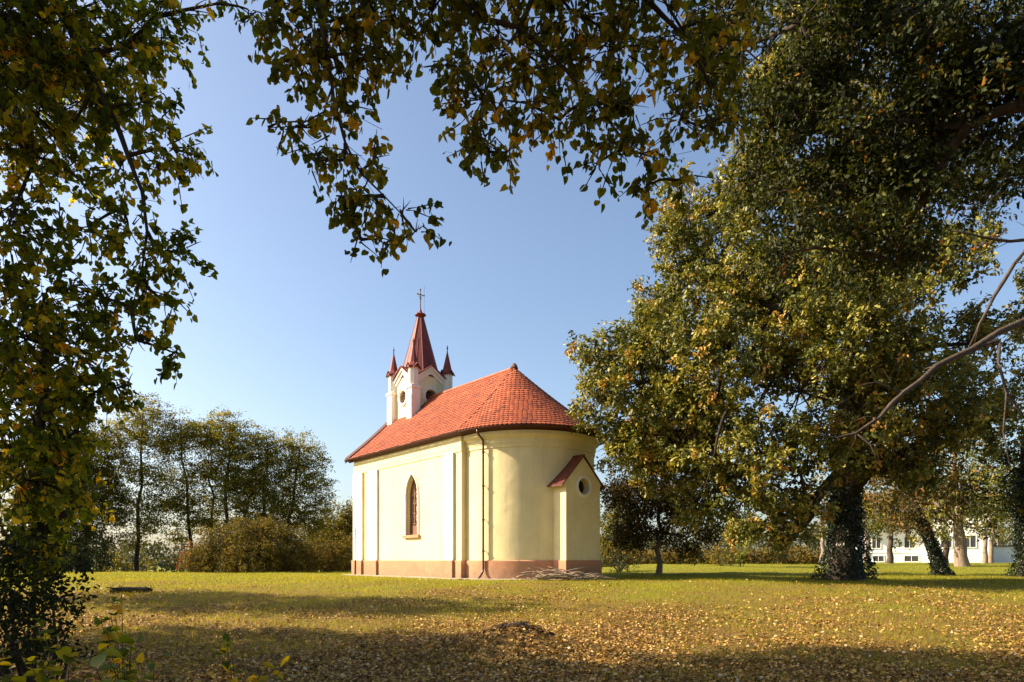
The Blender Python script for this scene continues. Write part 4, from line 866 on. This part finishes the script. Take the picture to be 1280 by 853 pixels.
# ------------------------------------------------------------------ far woods (nobody could count the trees)
def woods(name, lst, seed, lm, cl=.5, size=.7):
    rng = np.random.default_rng(seed); P, sz, A, Nn, Rr, _, _, _ = foliage(rng, blobs_px(lst), cl, 12, size, 1.6, 0, 0, (.5, .2), inner=.5)
    o = leaves(name, P, sz, A, Nn, Rr, M[lm], None, 'dia'); tag(o, 'distant belt of woodland closing the view behind the meadow', 'woodland', None, 'stuff')
rs = np.random.default_rng(5)
woods('distant_woods', [(px, 703 - rs.uniform(0, 8), 130 + rs.uniform(-8, 8), rs.uniform(10, 17)) for px in range(-60, 470, 9)], 6, 'l_far', cl=.4)
woods('distant_woods', [(px, 694 - rs.uniform(0, 16), 150 + rs.uniform(-8, 8), rs.uniform(12, 22)) for px in range(740, 1340, 13)], 7, 'l_far', cl=.3)

# ------------------------------------------------------------------ white house far right
def house():
    Y = 88; b = at(1140, HY, Y); z0 = .45
    root = empty('white_house', (b[0], Y, z0), R(-26)); tag(root, 'long white plastered house with dark windows seen beneath the park trees', 'house')
    px = Y / F; X = lambda p: (p - 1140) * px * (1.38 + (p - 1140) * .0035)
    zt = 6.2
    w = MB(); w.box(X(1066), X(1152), 0, 9, -1, zt); w.box(X(1152), X(1190), -1.8, 9, -1, zt); w.box(X(1190), X(1218), 2, 9, -1, 2.0); w.build('wall', M['hwall'], root)
    r = MB(); r.box(X(1063), X(1193), -2.2, 9.4, zt, zt + .25)
    r.add([(X(1063), -2.2, zt + .25), (X(1193), -2.2, zt + .25), (X(1193), 9.4, zt + .25), (X(1063), 9.4, zt + .25), (X(1075), 3.6, zt + 3.2), (X(1181), 3.6, zt + 3.2)], [(0, 1, 5, 4), (1, 2, 5), (2, 3, 4, 5), (3, 0, 4)]); r.build('roof', M['hroof'], root)
    r = MB(); r.box(X(1188), X(1220), 1.8, 9.2, 2.0, 2.15); r.build('wing_roof', M['hroof'], root)
    st = MB(); st.box(X(1066), X(1152), -.06, .02, 1.25, 1.38); st.build('string_course', M['hwall'], root)
    for x0, x1, z_0, z_1, yf in [(1077, 1087, .15, .85, 0), (1106, 1116, .15, .85, 0), (1134, 1145, .15, .85, 0), (1077, 1086, 1.9, 3.3, 0), (1105, 1113, 1.9, 3.3, 0), (1134, 1142, 1.9, 3.3, 0), (1077, 1086, 4.3, 5.6, 0), (1105, 1113, 4.3, 5.6, 0), (1134, 1142, 4.3, 5.6, 0), (1160, 1167, 1.9, 3.3, -1.8), (1175, 1182, 1.9, 3.3, -1.8)]:
        f = MB(); a, c = X(x0), X(x1)
        for q in ((a - .1, c + .1, z_1, z_1 + .1), (a - .1, c + .1, z_0 - .12, z_0), (a - .1, a, z_0, z_1), (c, c + .1, z_0, z_1), ((a + c) / 2 - .03, (a + c) / 2 + .03, z_0, z_1)):
            f.box(q[0], q[1], yf - .07, yf + .02, q[2], q[3])
        fo = f.build('window', M['hwall'], root); g = MB(); g.box(a, c, yf - .02, yf + .02, z_0, z_1); g.build('pane', M['glass'], fo)
    d = MB(); d.tube([(X(1105) - .5, -.1, -.3), (X(1105) - .5, -.1, zt)], .06, 6); d.build('downpipe', M['hroof'], root)
house()

# ------------------------------------------------------------------ brushwood pile by the apse
rs = random.Random(12)
for i in range(34):
    st = MB(); L = rs.uniform(.8, 1.9) if i % 4 else rs.uniform(1.7, 2.4); an = rs.gauss(0, .22) + (math.pi if rs.random() < .5 else 0)
    cx = rs.uniform(.95, 2.7); cy = 24.75 + rs.gauss(0, .13) - .0; z = float(gz(cx, cy)) + rs.uniform(.02, .14 + .26 * math.exp(-((cx - 1.75) / .8) ** 2)); tl = rs.gauss(0, .13)
    pts = []; k = 7; bend = rs.gauss(0, .12)
    for j in range(k):
        s = (j / (k - 1) - .5) * L; pts.append((s * math.cos(an) - bend * math.sin(an) * math.sin(j * .9), s * math.sin(an) * .6 + rs.gauss(0, .015), s * tl + bend * .5 * math.sin(j * 1.1) + rs.gauss(0, .01)))
    r0 = rs.uniform(.016, .036); st.tube(pts, np.linspace(r0, r0 * .35, k), 6)
    if i % 2:
        q = Vector(pts[3]); st.tube([q, q + Vector((math.cos(an + .6), .1, .12)) * .25, q + Vector((math.cos(an + .5), .15, .2)) * .45], [r0 * .5, r0 * .35, .004], 5)
    o = st.build('stick', M['stick'], None, True); o.location = (cx, cy, max(z, float(gz(cx, cy)) + .03 + abs(tl) * L / 2 * .6))
    tag(o, 'grey dry cut branch lying in the brushwood pile at the foot of the apse', 'branch', 'cut branches in the pile')

# fallen log on the left lawn
g = ground_at(165, 741); lg = MB(); rs = random.Random(4)
lg.tube([(-.62, 0, .04), (-.4, .05, .07), (-.1, -.02, .06), (.2, .05, .08), (.45, .0, .06), (.55, .03, .05)], [.05, .08, .10, .08, .09, .06], 9); lg.tube([(-.2, 0, .07), (-.42, -.14, .12), (-.6, -.2, .15)], [.04, .028, .012], 6)
for _ in range(14): a = rs.uniform(-.6, .6); lg.tube([(a, 0, .07), (a + rs.gauss(0, .08), rs.gauss(0, .05), .16 + rs.random() * .06)], [.016, .003], 4)
o = lg.build('log', M['barkdark'], None, True); o.location = (g[0], g[1], float(gz(g[0], g[1]))); tag(o, 'dark rotting log lying on the lawn at the left', 'log')

# dark twigs on the low earth hump in the middle foreground
hp = MB(); rng = np.random.default_rng(77)
hp.tube([(-.7, 11.12, float(gz(-.7, 11.12)) - .01), (-.3, 11.17, float(gz(-.3, 11.17)) + .0), (.1, 11.15, float(gz(.1, 11.15)) + .01), (.5, 11.13, float(gz(.5, 11.13)) + .0), (.8, 11.2, float(gz(.8, 11.2)) - .02)], [.02, .04, .06, .05, .02], 8)
for i in range(46):
    x, y = rng.normal(.1, .28), 11.15 + rng.normal(0, .09); z = float(gz(x, y)); a = rng.uniform(-1, 1); l = rng.uniform(.06, .2)
    hp.tube([(x, y, z - .02), (x + a * l * .6, y + rng.normal() * .04, z + l * .35), (x + a * l * 1.3, y, z + l * .3 + rng.normal() * .03)], [.012, .009, .003], 5)
o = hp.build('root_stump', M['barkdark'], None, True); tag(o, 'tangle of dark roots sticking out of the small earth hump in the foreground', 'stump')

# ------------------------------------------------------------------ low brush at the left edge and the foreground plant
rng = np.random.default_rng(9)
bush('bush', 'dark tangled brush under the linden at the left edge', 'bush', [(20, 720, 6.4, 40), (-20, 760, 6.2, 50), (40, 755, 6.8, 28), (62, 705, 7.5, 24), (5, 800, 6, 34), (50, 790, 6.6, 22), (30, 690, 7, 30), (80, 740, 7.2, 16), (70, 800, 6.8, 18), (95, 775, 7, 12)], M['l_oakdark'], 105, cl=60, per=10, size=.06, tw=.2, tone=(.12, .15), stems=14, bark='barkdark')
def plant(px, py, Y, label, seed, k=9, size=.068, lm='l_sapling'):
    rng = np.random.default_rng(seed); t_ = at(px, py, Y); bx, by = t_[0] + .1, t_[1]; base = np.array([bx, by, float(gz(bx, by)) - .02]); root = empty('seedling', tuple(base)); tag(root, label, 'plant')
    st = MB(); P = []; A = []
    for j in range(k):
        e_ = t_ + rng.normal(size=3) * [.14, .12, .13] - base; b = bez((0, 0, 0), (e_[0] * .3, e_[1] * .3, e_[2] * .8), e_, 7); st.tube(b, np.linspace(.006, .002, 7), 5)
        for q in b[2:]:
            for s in range(3): P.append(np.array(q) + rng.normal(size=3) * .02); A.append(rng.normal(size=3) * [1, 1, .3])
    st.build('stem', M['bark'], root, True); P = np.array(P); A = np.array(A); n = len(P)
    leaves('foliage', P, size * rng.uniform(.6, 1.3, n), A, unit(rng.normal(size=(n, 3)) * .4 + [0, 0, 1]), rng.random(n), M[lm], root, 'heart')
plant(135, 800, 4.3, 'young leafy seedling with broad green leaves in the left foreground', 110, 11, lm='l_linden')
plant(60, 828, 4.0, 'low seedling at the bottom left corner', 111, 8, lm='l_linden')
plant(165, 850, 3.6, 'seedling with one bright green leaf at the bottom edge', 112, 6)
plant(280, 838, 4.4, 'short seedling right of the broad leaved one', 113, 5, lm='l_linden')

# ------------------------------------------------------------------ leaf litter and grass (stuff)
def scatter(rng, n, y0, y1, pw, xm=.86):
    Y = y0 * (y1 / y0) ** (rng.random(n) ** pw); X = rng.uniform(-1, 1, n) * (xm * Y + 1.5); return X, Y
def outside(X, Y, m=.15):
    """keep clear of the chapel footprint"""
    dx, dy = X - O[0], Y - O[1]; c, s = math.cos(PHI), math.sin(PHI); lx = dx * c - dy * s; ly = dx * s + dy * c
    ins = ((lx > -NL - m) & (lx < m) & (np.abs(ly) < NW / 2 + m)) | ((np.hypot(lx - AC, ly) < AR + m)) | ((lx > 0) & (lx < AC + 3.4 + m) & (np.abs(ly) < .9 + m))
    return ~ins
def patch(X, Y):
    return .5 + .25 * np.sin(X * .55 + 2 * np.sin(Y * .21)) * np.cos(Y * .42 + 1.3) + .25 * np.sin(X * 1.4 + Y * .9) * np.sin(Y * 1.7 - X * .4)
rng = np.random.default_rng(1)
X, Y = scatter(rng, 230000, 5.0, 34, .9)
dens = np.clip(1.0 - (Y - 9) / 12 + (patch(X, Y) - .5) * 1.8, .06, 1); k = (rng.random(len(X)) < dens) & outside(X, Y, -.2); X, Y = X[k], Y[k]; n = len(X)
P = np.stack([X, Y, gz(X, Y) + rng.uniform(.008, .05, n)], -1); a = rng.uniform(0, 2 * math.pi, n)
o = leaves('leaf_litter', P, rng.uniform(.024, .060, n), np.stack([np.cos(a), np.sin(a), rng.normal(0, .22, n)], -1), unit(rng.normal(size=(n, 3)) * .42 + [0, 0, 1]), np.clip(rng.normal(.5, .27, n), 0, 1), M['litter'], None, 'heart')
tag(o, 'fallen brown and tan leaves strewn over the lawn', 'fallen leaves', None, 'stuff')
X, Y = scatter(rng, 330000, 6, 46, .75)
dens = np.clip(.22 + (Y - 9) / 14 - (patch(X, Y) - .5) * 1.1, .07, 1); k = (rng.random(len(X)) < dens) & outside(X, Y, .45); X, Y = X[k], Y[k]; n = len(X)
P = np.stack([X, Y, gz(X, Y) - .01], -1)
o = leaves('grass', P, rng.uniform(.05, .12, n) * (1 + .3 * patch(X, Y)), np.stack([rng.normal(0, .5, n), rng.normal(0, .5, n), np.ones(n)], -1), rng.normal(size=(n, 3)), np.clip(rng.normal(.5, .2, n) + .25 * (patch(X * 1.7, Y * .8) - .5), 0, 1), M['grass'], None, 'blade')
tag(o, 'short autumn grass between the fallen leaves', 'grass', None, 'stuff')
